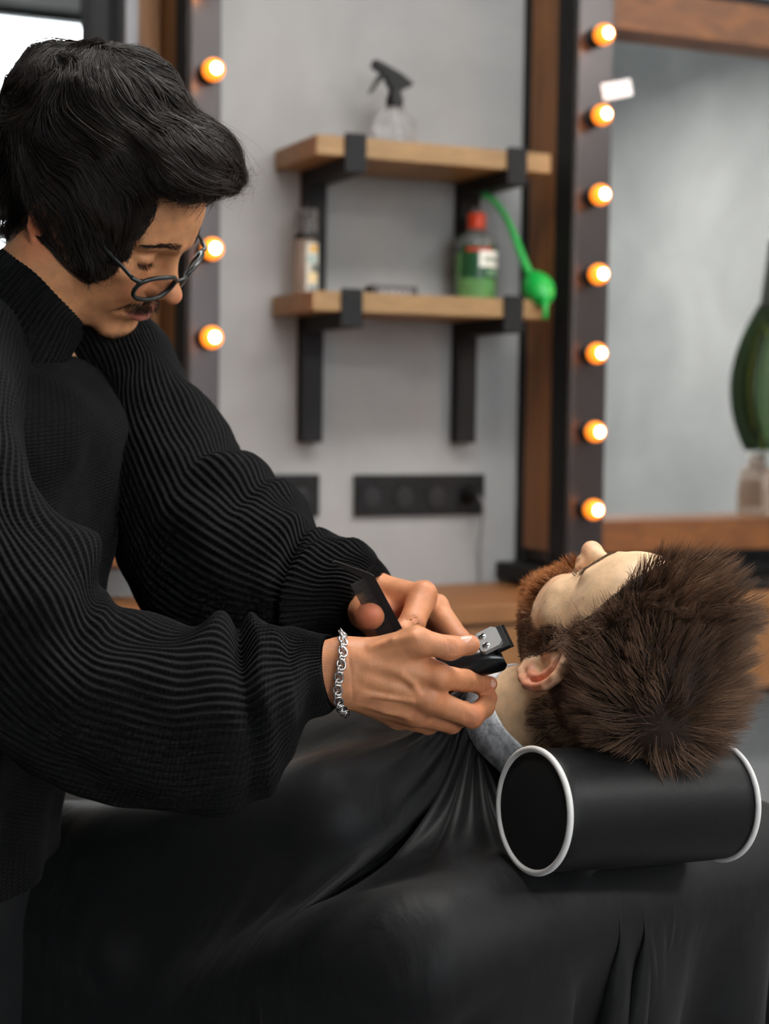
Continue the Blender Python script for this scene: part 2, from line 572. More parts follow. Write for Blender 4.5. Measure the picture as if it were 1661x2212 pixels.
# ---------------------------------------------------------------- socket strips
def sockets(name, label, u0, v0, n, plug=None):
    s0, z0 = WP(u0, v0, 0.012)
    wm, hm = 0.0715, 0.083
    t = empty(name, W(s0 + n * wm / 2, 0, z0 - hm / 2)); tag(t, label, 'socket', 'black wall sockets')
    MB(WM).box(s0, s0 + n * wm + .004, -.011, -.0005, z0 - hm, z0, .003).build('frame', M['socket_plastic'], t)
    for k in range(n):
        cx = s0 + (k + .5) * wm + .002
        R90 = np.array([[1, 0, 0, cx], [0, 0, 1, -.0112], [0, -1, 0, z0 - hm / 2], [0, 0, 0, 1]], float)
        so = MB(WM)
        so.lathe([(.0255, .000), (.0255, .0028), (.0215, .0028), (.0195, -.008 + .010), (.0195, .0005), (.0, .0005)], 28, M=R90 @ np.diag([1, 1, -1, 1]), cap=False)
        o = so.build('socket', M['socket_plastic'], t, 'auto')
        ins = MB(WM)
        ins.lathe([(.0188, .0008), (.0, .0012)], 24, M=R90 @ np.diag([1, 1, -1, 1]), cap=False)
        ins.build('recess', hole, o)
        for e in (-.0095, .0095):
            MB(WM).box(cx + e - .0024, cx + e + .0024, -.0134, -.0124, z0 - hm / 2 - .0024, z0 - hm / 2 + .0024).build('contact_hole', M['black_metal'], o)
    return s0, z0, wm, hm
hole = mat('socket_recess', srgb(10, 10, 11), 0.5)
s0, z0, wm, hm = sockets('socket_strip', 'black four-gang wall socket strip below the shelves', 768, 1026, 4)
sockets('socket_strip', 'black wall socket strip partly hidden by the far sleeve', 462, 1026, 3)
# plug with cable in the last socket
pl = empty('power_plug', W(s0 + 3.5 * wm, 0, z0 - hm / 2)); tag(pl, 'black plug with a thin cable in the rightmost wall socket', 'plug')
cx = s0 + 3.5 * wm + .002
R90 = np.array([[1, 0, 0, cx], [0, 0, -1, -.0142], [0, 1, 0, z0 - hm / 2], [0, 0, 0, 1]], float)
MB(WM).lathe([(.0175, 0), (.0178, .012), (.012, .03), (.007, .036), (.006, .044)], 24, M=R90).build('plug_body', M['socket_plastic'], pl, 'auto')
cab = catmull([W(cx, .058, z0 - hm / 2), W(cx + .004, .07, z0 - .06), W(cx + .012, .05, z0 - .10), W(cx + .024, .02, z0 - .14), W(cx + .030, .012, z0 - .19), W(cx + .031, .010, z0 - .235)], 40)
mb = MB(); mb.tube(cab, .0022, 8); mb.build('cable', mat('grey_cable', srgb(120, 120, 122), 0.5), pl, 'auto')

# ---------------------------------------------------------------- mirror units with bulb strips
amber = mat('amber_bulb_glass', srgb(255, 150, 40), 0.15, Emission_Strength=1.5, Emission_Color=(1.0, 0.25, 0.02, 1))
core = mat('bulb_filament', (1, .8, .5), 0.3, Emission_Strength=45.0, Emission_Color=(1.0, 0.62, 0.25, 1))
BULB_W = 0.16
def bulb(M_, parent):
    """short globe bulb, axis = local -y"""
    R = np.array([[1, 0, 0, 0], [0, 0, -1, 0], [0, 1, 0, 0], [0, 0, 0, 1]], float)
    A = np.asarray(M_) @ R
    so = MB(A).lathe([(.020, 0), (.020, .005), (.0145, .007), (.0145, .016), (.012, .018)], 20).build('bulb_socket', M['black_metal'], parent, 'auto')
    prof = [(.011, .0165)] + [(.0195 * math.sin(a), .034 - .0195 * math.cos(a)) for a in np.linspace(.65, math.pi - .02, 14)]
    g = MB(A).lathe(prof, 20, cap=False).build('bulb', amber, parent, 'auto')
    MB(A).lathe([(.0115 * math.sin(a), .0440 - .0115 * math.cos(a)) for a in np.linspace(.02, math.pi - .02, 12)], 16, cap=False).build('glow_spot', core, g, 'auto')
    pl_ = bpy.data.lights.new('bulb_light', 'POINT')
    pl_.energy, pl_.color, pl_.shadow_soft_size = BULB_W, (1.0, .36, .06), .012
    lo_ = bpy.data.objects.new('bulb_light', pl_)
    COL.objects.link(lo_)
    lo_.location = Vector((A @ np.array([0, 0, .075, 1]))[:3])

UD = 0.205                                             # depth of the uprights
def upright(M_, z0, z1, wf, parent, side_inner, side_outer, bulbs):
    """local x: width 0..wf, y: -UD..0, z"""
    MB(M_).box(0.004, wf - .004, -UD + .012, -0.001, z0, z1).build('upright_core', M['black_metal'], parent)
    MB(M_).box(-.004, .004, -UD + .066, -0.034, z0, z1, .001).build('side_plank', side_outer, parent)
    MB(M_).box(wf - .004, wf + .004, -UD + .03, -0.012, z0, z1, .001).build('side_plank', side_inner, parent)
    MB(M_).box(-.0045, .004, -UD - .001, -UD + .0655, z0 - .03, z1, .001).build('corner_profile', M['black_metal'], parent)
    MB(M_).box(.0045, wf + .0045, -UD - .001, -UD + .0115, z0 - .03, z1, .001).build('bulb_strip', M['dark_metal'], parent)
    for (x, z) in bulbs:
        Mb = np.asarray(M_).copy(); Mb[:3, 3] = (np.asarray(M_) @ np.array([x, -UD - .001, z, 1]))[:3]
        bulb(Mb, parent)

# right unit
mu = empty('mirror_unit', W(WP(1350, 1150, 0)[0], 0, WP(1350, 1150, 0)[1]))
tag(mu, 'wood-framed mirror on the right with a column of seven glowing bulbs', 'mirror', 'mirrors with bulb strips')
su, _ = WP(1236, 600, UD)
su2, _ = WP(1309, 600, UD)
wf = su2 - su
zb_post = WP(1170, 1188, UD - .10)[1]
bl = []
for (u, v) in ((1280, 73), (1276, 247), (1272, 420), (1268, 592), (1264, 763), (1259, 932), (1255, 1101)):
    s, z = WP(u, v, UD + .03); bl.append((wf * .5, z))
zz = np.polyfit(range(7), [b[1] for b in bl], 1)
bl = [(wf * .5, zz[0] * k + zz[1]) for k in range(7)]
Mu = WALLM(su, 0, 0)
upright(Mu, zb_post, HC - .02, wf, mu, M['black_metal'], M['oak_post'], bl)
MB(Mu).box(-.05, wf - .02, -UD + .02, -.0005, zb_post - .062, zb_post - .031, .004).build('foot', M['black_metal'], mu)
MB(Mu).box(-.0045, .004, -.0335, -.0005, zb_post - .03, HC - .02, .001).build('wall_profile', M['black_metal'], mu)
# mirror, rails
mz0 = WP(1500, 1116, .05)[1]
mz1 = WP(1500, 92, .05)[1]
mw = 0.85
x0 = wf + .005
MB(Mu).box(x0, x0 + mw, -.03, -.001, mz0 - .08, mz1 + .12).build('backing', M['black_metal'], mu)
MB(Mu).box(x0, x0 + mw, -.035, -.0305, mz0 - .02, mz1 + .02).build('mirror_glass', M['mirror'], mu)
MB(Mu).box(x0, x0 + mw, -.125, -.0355, mz0 - .066, mz0, .002).build('lower_rail', M['oak_rail'], mu)
MB(Mu).box(x0, x0 + mw, -.085, -.0355, mz1, mz1 + .085, .002).build('upper_rail', M['oak_rail'], mu)
MB(Mu).box(x0, x0 + mw + .1, -.12, -.001, mz0 - .077, mz0 - .0665, .002).build('under_plate', M['black_metal'], mu)
MB(Mu).box(x0, x0 + .052, -.052, -.0355, mz0, mz1, .001).build('upright_reflection', mat('reflection_grey', srgb(58, 56, 56), .3, .4), mu)  # dark strip in place of the upright's reflection in the mirror
MU = (su + x0, mz0, Mu, x0)

# added white plate standing in for a bright mark on the mirror edge
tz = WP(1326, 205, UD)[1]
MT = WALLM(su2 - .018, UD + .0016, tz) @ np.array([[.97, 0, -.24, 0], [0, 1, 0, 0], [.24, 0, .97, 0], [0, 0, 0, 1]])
markm = MB(MT).box(0, .068, -.0012, 0, -.014, .018, .0004)
tag(markm.build('bright_mark', mat('bright_mark_white', srgb(245, 246, 248), .5)), 'small white plate added for a bright mark on the edge of the right mirror', 'bright mark')

# left unit
ml = empty('mirror_unit', W(WP(200, 1150, 0)[0], 0, zb_post))
tag(ml, 'wood-framed mirror on the left behind the barber, reflecting the bright window', 'mirror', 'mirrors with bulb strips')
sl, _ = WP(406, 500, UD); sl2, _ = WP(470, 500, UD)
wl = sl2 - sl
Ml = WALLM(sl, 0, 0)
bl = [(wl * .62, WP(448, v, UD + .03)[1]) for v in (-40, 150, 342, 535, 728, 920, 1110)]
zz = np.polyfit(range(7), [b[1] for b in bl], 1)
bl = [(wl * .62, zz[0] * k + zz[1]) for k in range(7)]
upright(Ml, zb_post, HC - .02, wl, ml, M['black_metal'], M['oak_post'], bl)
def lx(u, n): return WP(u, 300, n)[0] - sl
g1, f1, p1, w0_ = lx(176, .03), lx(268, .05), lx(297, .05), lx(300, .04)
MB(Ml).box(g1 - .75, f1, -.028, -.001, mz0 - .08, HC - .3).build('backing', M['black_metal'], ml)
MB(Ml).box(g1 - .75, g1 + .004, -.034, -.0285, mz0 - .02, HC - .32).build('mirror_glass', M['mirror'], ml)
mb = MB(Ml)
mb.prism([(g1, -.029), (g1, -.046), (g1 + .015, -.050), (f1 - .03, -.052), (f1 - .012, -.060), (f1, -.060), (f1, -.029)], mz0 - .05, HC - .3, M=np.array([[1, 0, 0, 0], [0, 0, 1, 0], [0, 1, 0, 0], [0, 0, 0, 1]], float))
mb.build('black_frame', M['black_metal'], ml)
MB(Ml).box(f1 + .0005, p1, -.056, -.001, zb_post, HC - .02, .001).build('edge_profile', M['steel_strip'], ml)
MB(Ml).box(p1 + .0005, -.0055, -.045, -.001, zb_post, HC - .02, .001).build('inner_plank', M['oak_post'], ml)
MB(Ml).box(g1 - .75, f1, -.125, -.0605, mz0 - .066, mz0 - .021, .002).build('lower_rail', M['oak_rail'], ml)
# ---------------------------------------------------------------- heads (local frame: x = person's left, y = forward, z = up, origin between the ears)
EAR_HELIX = [(.0035, .0015), (.010, .008), (.0125, .019), (.0075, .029), (-.003, .0335), (-.013, .0305), (-.0195, .021), (-.0215, .007), (-.0195, -.007), (-.0145, -.018), (-.008, -.026)]
EAR_ANTI = [(.004, .0175), (-.0045, .0165), (-.0105, .011), (-.0125, .001), (-.010, -.010), (-.0045, -.0165), (.0015, -.016)]
def ear_sdf(p, ang=0.5):
    """ear on the +x side, attached at the origin of p; plane tilted away from the head"""
    c, s = math.cos(ang), math.sin(ang)
    # local ear axes: u forward, v up, w out; the rear edge swings outward
    u = p[..., 1] * c - (p[..., 0]) * s
    w = p[..., 1] * s + (p[..., 0]) * c
    tl = 0.16
    v = p[..., 2] * math.cos(tl) + u * math.sin(tl) * -1.0
    u2 = u * math.cos(tl) + p[..., 2] * math.sin(tl)
    q = np.stack([u2, v, w], -1)
    wz = lambda u_, v_: 0.0015 - 0.10 * u_
    plate = ell(q, (-.004, .004, .001), (.0185, .0305, .0042))
    hel = chain(q, [(a, b, .0035 + .16 * max(0, -a) * 0 + (.002 if i > 1 else -.002)) for i, (a, b) in enumerate(EAR_HELIX)], [.0030, .0030, .0034, .0036, .0037, .0037, .0036, .0034, .0032, .0032, .0034], .002)
    d = smin(plate, hel, .003)
    lobe = ell(q, (-.0005, -.0255, .0025), (.0085, .0095, .0042))
    d = smin(d, lobe, .005)
    d = smax(d, -ell(q, (-.0035, -.001, .0085), (.0098, .0135, .0085)), .003)      # bowl
    anti = chain(q, [(a, b, .0038) for a, b in EAR_ANTI], [.0022, .0028, .0032, .0032, .0030, .0030, .0026], .002)
    d = smin(d, anti, .003)
    scap = chain(q, [(.004, .026, .0062), (-.008, .0245, .0062), (-.0162, .012, .0062), (-.0162, -.003, .0062)], [.0018, .0022, .0022, .0016], .001)
    d = smax(d, -scap, .002)
    canal = ell(q, (.0035, -.003, .001), (.0042, .0052, .009))
    d = smax(d, -canal, .002)
    trag = ell(q, (.0098, -.004, .0042), (.0042, .0058, .0036))
    d = smin(d, trag, .0035)
    root = cap(q, (.006, .022, -.003), (.004, -.022, -.002), .006, .005)
    d = smin(d, smax(root, q[..., 2] - .0015, .002), .004)
    return d

def head_sdf(p, o):
    """o: dict of small shape options"""
    x = np.abs(p[..., 0])
    a = np.stack([x, p[..., 1], p[..., 2]], -1)
    d = ell(a, (0, -.012, .047), (.0755, .0965, .0875))
    d = smin(d, ell(a, (0, .040, .050), (.0600, .0580, .0560)), .020)          # forehead
    d = smin(d, ell(a, (0, .038, -.012), (.0605, .0510, .0600)), .022)         # middle of the face
    d = smin(d, ell(a, (.0440, .0530, -.0040), (.0240, .0260, .0180)), .020)   # cheekbone
    d = smin(d, cap(a, (.062, .036, .000), (.0655, .005, .004), .007, .007), .022)
    d = smin(d, ell(a, (.036, .030, -.034), (.0270, .0380, .0370)), .020)       # cheek
    d = smin(d, cap(a, (.0470, .004, -.050), (.017, .074, -.0865), .0165, .0140), .026)
    d = smin(d, ell(a, (0, .034, -.058), (.0480, .0480, .0360)), .020)
    d = smin(d, ell(a, (0, .0765, -.0860), (.0225, .0195, .0170)), .014)       # chin
    d = smin(d, ell(a, (0, .0730, -.0470), (.0310, .0290, .0250)), .016)       # muzzle
    d = smin(d, ell(a, (.030, .064, -.030), (.020, .022, .022)), .016)         # cheek fat
    d = smin(d, cap(a, (.010, .0905, .0365), (.044, .0730, .0395), .0085, .0075), .012)   # brow
    d = smax(d, -ell(a, (.0330, .1010, .0185), (.0195, .0175, .0125)), .013)   # socket
    d = smax(d, -ell(a, (.0190, .0960, .0100), (.0060, .0120, .0110)), .010)
    # nose
    ns = o.get('nose', 1.0)
    d = smin(d, cap(a, (0, .0880, .0270), (0, .1060 * 1.0 + .004 * (ns - 1), -.0130), .0060, .0085), .010)
    d = smin(d, ell(a, (0, .0960, -.0130), (.0125, .0170, .0155)), .008)
    d = smin(d, ell(a, (0, .1125 + .006 * (ns - 1), -.0165 - .002 * (ns - 1)), (.0108, .0105, .0098)), .007)
    d = smin(d, ell(a, (.0125, .0985, -.0220), (.0062, .0095, .0072)), .005)
    d = smax(d, -ell(a, (.0065, .1020, -.0300), (.0034, .0065, .0045)), .003)
    # lids over the eyes
    d = smin(d, ell(a, (.0325, .0705, .0180), (.0150, .0165, .0120)), .0035)
    lid = cap(a, (.0215, .0850, .0150 + o.get('lid', -.0015)), (.0325, .0875, .0128 + o.get('lid', -.0015)), .0012, .0014)
    lid = np.minimum(lid, cap(a, (.0325, .0875, .0128 + o.get('lid', -.0015)), (.0450, .0800, .0160 + o.get('lid', -.0015)), .0014, .0010))
    d = smax(d, -lid, .0015)
    crease = np.minimum(cap(a, (.0200, .0845, .0225), (.0325, .0868, .0268), .0009, .0010), cap(a, (.0325, .0868, .0268), (.0465, .0775, .0225), .0010, .0008))
    d = smax(d, -crease, .0025)
    # lips
    up = np.minimum(cap(a, (0, .1005, -.0445), (.0075, .0998, -.0432), .0042, .0045), cap(a, (.0075, .0998, -.0432), (.0245, .0855, -.0495), .0042, .0018))
    d = smin(d, up, .0030)
    lo = np.minimum(cap(a, (0, .0985, -.0560), (.0090, .0972, -.0558), .0060, .0056), cap(a, (.0090, .0972, -.0558), (.0235, .0850, -.0512), .0052, .0018))
    d = smin(d, lo, .0028)
    line = np.minimum(cap(a, (0, .1060, -.0496), (.0120, .1030, -.0492), .0011), cap(a, (.0120, .1030, -.0492), (.0265, .0880, -.0505), .0012, .0012))
    d = smax(d, -line, .0022)
    d = smax(d, -cap(a, (0, .1080, -.0300), (0, .1060, -.0400), .0022, .0026), .004)           # philtrum
    d = smax(d, -ell(a, (0, .1020, -.0690), (.0200, .0085, .0050)), .008)                      # under the lip
    d = smax(d, -cap(a, (.0165, .1020, -.0225), (.0330, .0850, -.0500), .0016, .0022), .008)   # nose-to-mouth fold
    # neck
    nk = o['neck']
    d = smin(d, chain(p, nk['pts'], nk['rad'], .01), .022)
    if o.get('scm', 1):
        d = smin(d, cap(a, (.050, -.022, -.030), (.030, .004, -.150), .014, .014), .02)
    es = o.get('ear_scale', 1.0)
    e = ear_sdf((a - np.array([.0715, -.008, -.002])) / es, o.get('ear', 0.5)) * es
    d = smin(d, e, .003)
    return d

def lips_mask(p):
    """1 on the lips"""
    x = np.abs(p[:, 0])
    m = np.clip((.0265 - x) / .004, 0, 1) * np.clip((p[:, 1] - .083) / .004, 0, 1)
    up = -.0385 - .0090 * np.clip((x - .006) / .020, 0, 1) ** 1.2 - .0015 * np.clip(1 - x / .004, 0, 1)
    lo = -.0635 + .0115 * np.clip(x / .026, 0, 1) ** 1.6
    return m * np.clip((up - p[:, 2]) / .0015 + .5, 0, 1) * np.clip((p[:, 2] - lo) / .002 + .5, 0, 1)
# ---------------------------------------------------------------- people: poses
def cam_basis(R, t):
    """camera-frame rotation (right, forward, up rows) and offset -> world 4x4"""
    C3 = np.stack([RIGHT, FWD, UPV], 1)
    m = np.eye(4)
    m[:3, :3] = C3 @ np.asarray(R)
    m[:3, 3] = CAM + C3 @ np.asarray(t)
    return m
def ortho(R):
    u, _, v = np.linalg.svd(np.asarray(R, float)); return u @ v
BH = cam_basis(ortho([[-0.3868, 0.7583, 0.5248], [-0.8402, -0.0552, -0.5395], [-0.3802, -0.6496, 0.6584]]), (-0.2975, 1.66, 0.3099))   # barber's head
CH = cam_basis(ortho([[0.8824, -0.0391, 0.4689], [0.4654, 0.2189, -0.8576], [-0.0691, 0.975, 0.2113]]), (0.2225, 1.5867, -0.146))  # customer's head
def to_local(M_, p): return (p - M_[:3, 3]) @ M_[:3, :3]
def to_world(M_, p): return p @ M_[:3, :3].T + M_[:3, 3]
# the customer's neck: ring where neck strip and cape sit, axis towards the head
C3 = np.stack([RIGHT, FWD, UPV], 1)
nax = C3 @ np.array([.50, -.72, .46]); nax /= np.linalg.norm(nax)
nct = P(1138, 1548, 1.648)

# skin: the vertex colour holds the skin's own tone
def skin_mat(name, rough=0.48, sss=0.12):
    m = mat(name, (0.6, 0.4, 0.3), rough)
    va = nd(m, 'ShaderNodeVertexColor', layer_name='col')
    tc = nd(m, 'ShaderNodeTexCoord')
    nz = nd(m, 'ShaderNodeTexNoise'); nz.inputs['Scale'].default_value = 90; nz.inputs['Detail'].default_value = 6
    lk(m, tc.outputs['Object'], nz.inputs['Vector'])
    mr = nd(m, 'ShaderNodeMapRange'); mr.inputs['From Min'].default_value = .3; mr.inputs['From Max'].default_value = .7
    mr.inputs['To Min'].default_value = .84; mr.inputs['To Max'].default_value = 1.1
    lk(m, nz.outputs['Fac'], mr.inputs['Value'])
    mx = nd(m, 'ShaderNodeVectorMath', operation='SCALE')
    lk(m, va.outputs['Color'], mx.inputs[0]); lk(m, mr.outputs[0], mx.inputs['Scale'])
    lk(m, mx.outputs[0], bsdf(m).inputs['Base Color'])
    n2 = nd(m, 'ShaderNodeTexNoise'); n2.inputs['Scale'].default_value = 650; n2.inputs['Detail'].default_value = 4
    lk(m, tc.outputs['Object'], n2.inputs['Vector'])
    bump_from(m, n2.outputs['Fac'], 0.35, 0.0008)
    b = bsdf(m)
    b.inputs['Subsurface Weight'].default_value = sss
    b.inputs['Subsurface Radius'].default_value = (1.0, 0.35, 0.18)
    b.inputs['Subsurface Scale'].default_value = 0.006
    b.inputs['Specular IOR Level'].default_value = 0.38
    return m
SKIN_B = skin_mat('skin_barber')
SKIN_C = skin_mat('skin_customer')

def hair_mat(name, rough=0.36, spec=0.5):
    m = mat(name, (0.02, 0.015, 0.012), rough)
    va = nd(m, 'ShaderNodeVertexColor', layer_name='col')
    lk(m, va.outputs['Color'], bsdf(m).inputs['Base Color'])
    bsdf(m).inputs['Specular IOR Level'].default_value = spec
    return m
HAIR = hair_mat('hair_strands', 0.46, 0.35)
HAIR_SOFT = hair_mat('short_hair_strands', 0.55, 0.25)

def zline(y, tab):
    t = np.asarray(tab)
    return np.interp(y, t[:, 0], t[:, 1])

def surf_samples(V, Q, n, mask, seed):
    """random points on the quads whose centre passes mask"""
    r = np.random.RandomState(seed)
    cen = V[Q].mean(1)
    w = mask(cen)
    w = w / w.sum()
    f = r.choice(len(Q), n, p=w)
    a, b = r.rand(n, 1), r.rand(n, 1)
    q = V[Q[f]]
    return (q[:, 0] * (1 - a) + q[:, 1] * a) * (1 - b) + (q[:, 3] * (1 - a) + q[:, 2] * a) * b

def tangent(v, n):
    t = v - n * (v * n).sum(-1, keepdims=True)
    return t / (np.linalg.norm(t, axis=-1, keepdims=True) + 1e-9)

class Hairs:
    """collects strand tubes and cap shells with their own colours into one mesh"""
    def __init__(self): self.V, self.Q, self.C, self.n = [], [], [], 0
    def add(self, V, Q, C):
        self.V.append(V); self.Q.append(Q + self.n); self.C.append(np.broadcast_to(C, (len(V), 3))); self.n += len(V)
    def strands(self, S, col, r0, sides=3):
        V, Q = strands_mesh(S, r0, 0.00004, sides)
        n, m_ = S.shape[:2]
        c = np.broadcast_to(np.asarray(col), (n, 3))
        g = np.linspace(.62, 1.35, m_)                    # root-to-tip ramp paints depth and highlight into the strand colour
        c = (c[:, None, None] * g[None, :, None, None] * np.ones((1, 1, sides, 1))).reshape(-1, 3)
        self.add(V, Q, c)
    def build(self, name, material, parent, M_=None):
        V = np.concatenate(self.V)
        if M_ is not None: V = to_world(M_, V)
        return mesh_np(name, V, np.concatenate(self.Q), material, parent, True, color=np.concatenate(self.C).astype(np.float32))

# ---------------------------------------------------------------- the customer's head
CO = dict(neck=dict(pts=[np.array([0, -.020, -.020]), np.array([0, -.036, -.062]), to_local(CH, nct - nax * .005), to_local(CH, nct - nax * .065)], rad=[.053, .052, .0525, .058]), scm=0, ear=0.52, nose=1.05, ear_scale=1.30)
def customer_head(p): return head_sdf(p, CO)
Vc, Qc = iso_mesh(customer_head, (-.115, -.15, -.20), (.105, .14, .14), .0016)
Vc = relax(Vc, Qc, 1, .4)
HL_C = [(-.14, -.062), (-.06, -.058), (-.036, -.050), (-.030, -.01), (-.026, .024), (-.012, .034), (.002, .030), (.006, -.012), (.018, -.014), (.021, .020), (.023, .050), (.030, .072), (.046, .089), (.068, .100), (.095, .107), (.14, .109)]
def scalp_c(p):
    return np.clip((p[:, 2] - zline(p[:, 1], HL_C)) / .010 + .5, 0, 1) * (np.abs(p[:, 0]) < .0765)
BL_C = [(-.02, -.2), (.002, -.02), (.010, -.006), (.022, -.012), (.034, -.027), (.048, -.040), (.062, -.046), (.072, -.042), (.082, -.030), (.12, -.030)]
def beard_c(p):
    """beard and moustache area, soft at the cheek line"""
    x = np.abs(p[:, 0])
    top = zline(p[:, 1], BL_C)
    b = np.clip((top - p[:, 2]) / .010 + .4, 0, 1)
    low = np.interp(p[:, 1], [-.02, .005, .03, .09], [-.055, -.066, -.088, -.112])
    b *= np.clip((p[:, 2] - low) / .006 + .5, 0, 1)
    b *= np.clip((p[:, 1] - .001) / .006, 0, 1)
    nose = np.clip(1 - np.linalg.norm((p - np.array([0, .108, -.020])) / np.array([.021, .02, .0125]), axis=1), 0, 1) > 0
    lips = lips_mask(p) > .4
    side = np.clip((p[:, 1] - .002) / .006, 0, 1) * np.clip((.034 - p[:, 1]) / .006, 0, 1) * np.clip((.02 - p[:, 2]) / .01, 0, 1) * (p[:, 2] > -.07) * (x > .05)
    return np.maximum(b, side) * ~nose * ~lips
def skin_paint(V, base, red, beard=None, beardcol=None, amt=.6, headf=None):
    c = np.tile(np.asarray(base), (len(V), 1))
    a = V.copy(); a[:, 0] = np.abs(a[:, 0])
    def blend(w, col):
        c[:] = c * (1 - w[:, None]) + np.asarray(col) * w[:, None]
    g = lambda cen, r: np.exp(-(((a - np.asarray(cen)) / np.asarray(r)) ** 2).sum(1))
    blend(.45 * g((.034, .068, -.018), (.022, .03, .018)), red)
    blend(.60 * g((0, .112, -.018), (.014, .02, .014)), red)
    ear = np.clip((a[:, 0] - .074) / .006, 0, 1) * np.clip(1.6 - 1.3 * np.sqrt(((a[:, 1] + .014) / .036) ** 2 + ((a[:, 2] - .002) / .042) ** 2), 0, 1) * (a[:, 0] < .112)
    blend(.75 * ear, red)
    return c, blend
cc, blend = skin_paint(Vc, srgb(226, 188, 148), srgb(220, 134, 106))
blend(.8 * lips_mask(Vc), srgb(196, 120, 105))
blend(.72 * beard_c(Vc), srgb(98, 68, 46))
blend(.55 * scalp_c(Vc), srgb(96, 74, 58))
for q, r_ in (((-.050, .055, -.004), .0013), ((-.056, .048, -.012), .0011), ((-.060, .040, -.014), .0012), ((-.058, .044, -.020), .0010), ((-.052, .060, -.016), .0010), ((-.058, .050, .052), .0013), ((-.053, .012, -.105), .0012), ((-.050, -.010, -.125), .0012), ((-.05, -.014, -.118), .0012)):
    blend(.7 * (np.exp(-(((Vc - np.array(q)) ** 2)[:, [1, 2]].sum(1)) / (r_ ** 2)) * (Vc[:, 0] < 0)), srgb(130, 70, 52))
customer = empty('person', to_world(CH, np.array([[0, -.06, -.25]]))[0])
tag(customer, 'bearded man with short brown hair lying back under the black cape, eyes closed', 'person')
CUST_BODY = [(to_world(CH, Vc), Qc, cc)]

# hair: grows away from a whorl at the crown
WH = np.array([-.018, -.078, .098])
def grow(P0, N0, D0, length, m, lift, droop, seed, curl=.0, curlf=60.):
    r = np.random.RandomState(seed)
    n = len(P0)
    d = D0 * (1 - lift[:, None]) + N0 * lift[:, None]
    d /= np.linalg.norm(d, axis=1)[:, None]
    S = np.zeros((n, m, 3)); S[:, 0] = P0
    st = (length / (m - 1))[:, None]
    for k in range(1, m):
        S[:, k] = S[:, k - 1] + st * d
        w = np.stack([vnoise(S[:, k] + 7.1 * j, curlf) for j in range(3)], -1)
        d = d + curl * w + droop
        d /= np.linalg.norm(d, axis=1)[:, None]
    return S
def clump(S, seed, amount=.55, size=.010):
    """pull strand tips together into tufts"""
    r = np.random.RandomState(seed)
    tip = S[:, -1]
    key = np.floor((S[:, 0] + .0025 * r.randn(len(S), 3)) / size).astype(int)
    _, inv = np.unique(key, axis=0, return_inverse=True)
    inv = inv.ravel()
    cnt = np.bincount(inv)
    mean = np.stack([np.bincount(inv, tip[:, k]) / cnt for k in range(3)], -1)
    pull = (mean[inv] - tip) * amount
    t = np.linspace(0, 1, S.shape[1]) ** 1.6
    return S + pull[:, None] * t[None, :, None]

h = Hairs()
r_ = np.random.RandomState(11)
P0 = surf_samples(Vc, Qc, 17000, lambda c: scalp_c(c) ** 1.0, 12)
N0 = grad(customer_head, P0)
rad_ = tangent(P0 - WH, N0)
front = np.clip((P0[:, 1] + .012) / .045, 0, 1) * np.clip((P0[:, 2] - .018) / .03, 0, 1)
# above the forehead the hair is brushed up and back; on the sides it lies down
nz3 = np.stack([vnoise(P0 + 3 * j, 42) for j in range(3)], -1)
D0 = tangent(rad_ * (1 - front[:, None]) + front[:, None] * np.array([0.15, -1.0, .2]) + .42 * nz3, N0)
top = np.clip((P0[:, 2] - .035) / .06, 0, 1)
side_z = np.clip((P0[:, 2] + .02) / .09, 0, 1)
length = .012 + .011 * side_z + .025 * top + .014 * front
length *= .70 + .6 * r_.rand(len(P0))
edge = scalp_c(P0)
length *= .30 + .70 * edge
length *= np.where((P0[:, 1] > -.005) & (np.abs(P0[:, 0]) > .040), .30 + .70 * np.clip((P0[:, 2] - zline(P0[:, 1], HL_C)) / .030, 0, 1), 1.0)
lift = .20 + .26 * top + .34 * front + .10 * r_.randn(len(P0)) + .12 * vnoise(P0 + 5, 50)
tuft = front * np.clip((.052 - np.abs(P0[:, 0])) / .02, 0, 1)      # the front stands up
lift = np.clip(lift + .16 * tuft, .08, .95)
length *= 1 - .10 * tuft
S = grow(P0 - N0 * .001, N0, D0, length, 7, lift, np.zeros(3), 1, .16, 55)
S = clump(S, 3, .66, .013)
tone = (.50 + .85 * r_.rand(len(P0), 1)) * (1 + .55 * (vnoise(P0, 60)[:, None]))
col = np.clip(tone, .3, 1.7) * np.asarray(srgb(112, 86, 68))
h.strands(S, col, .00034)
# dark under-layer that hides the scalp
def cap_c(p): return smax(customer_head(p) - .0035, -(customer_head(p) + .001), .001)
cq = Vc[Qc].mean(1)
keep = (scalp_c(cq) > .9) & (cq[:, 2] > -.02)
n_ = grad(customer_head, Vc)
h.add(Vc + n_ * (.0008 + .007 * np.clip((Vc[:, 2] - .02) / .07, 0, 1))[:, None], Qc[keep], np.asarray(srgb(46, 34, 26)))
h.build('hair', HAIR_SOFT, customer, CH)

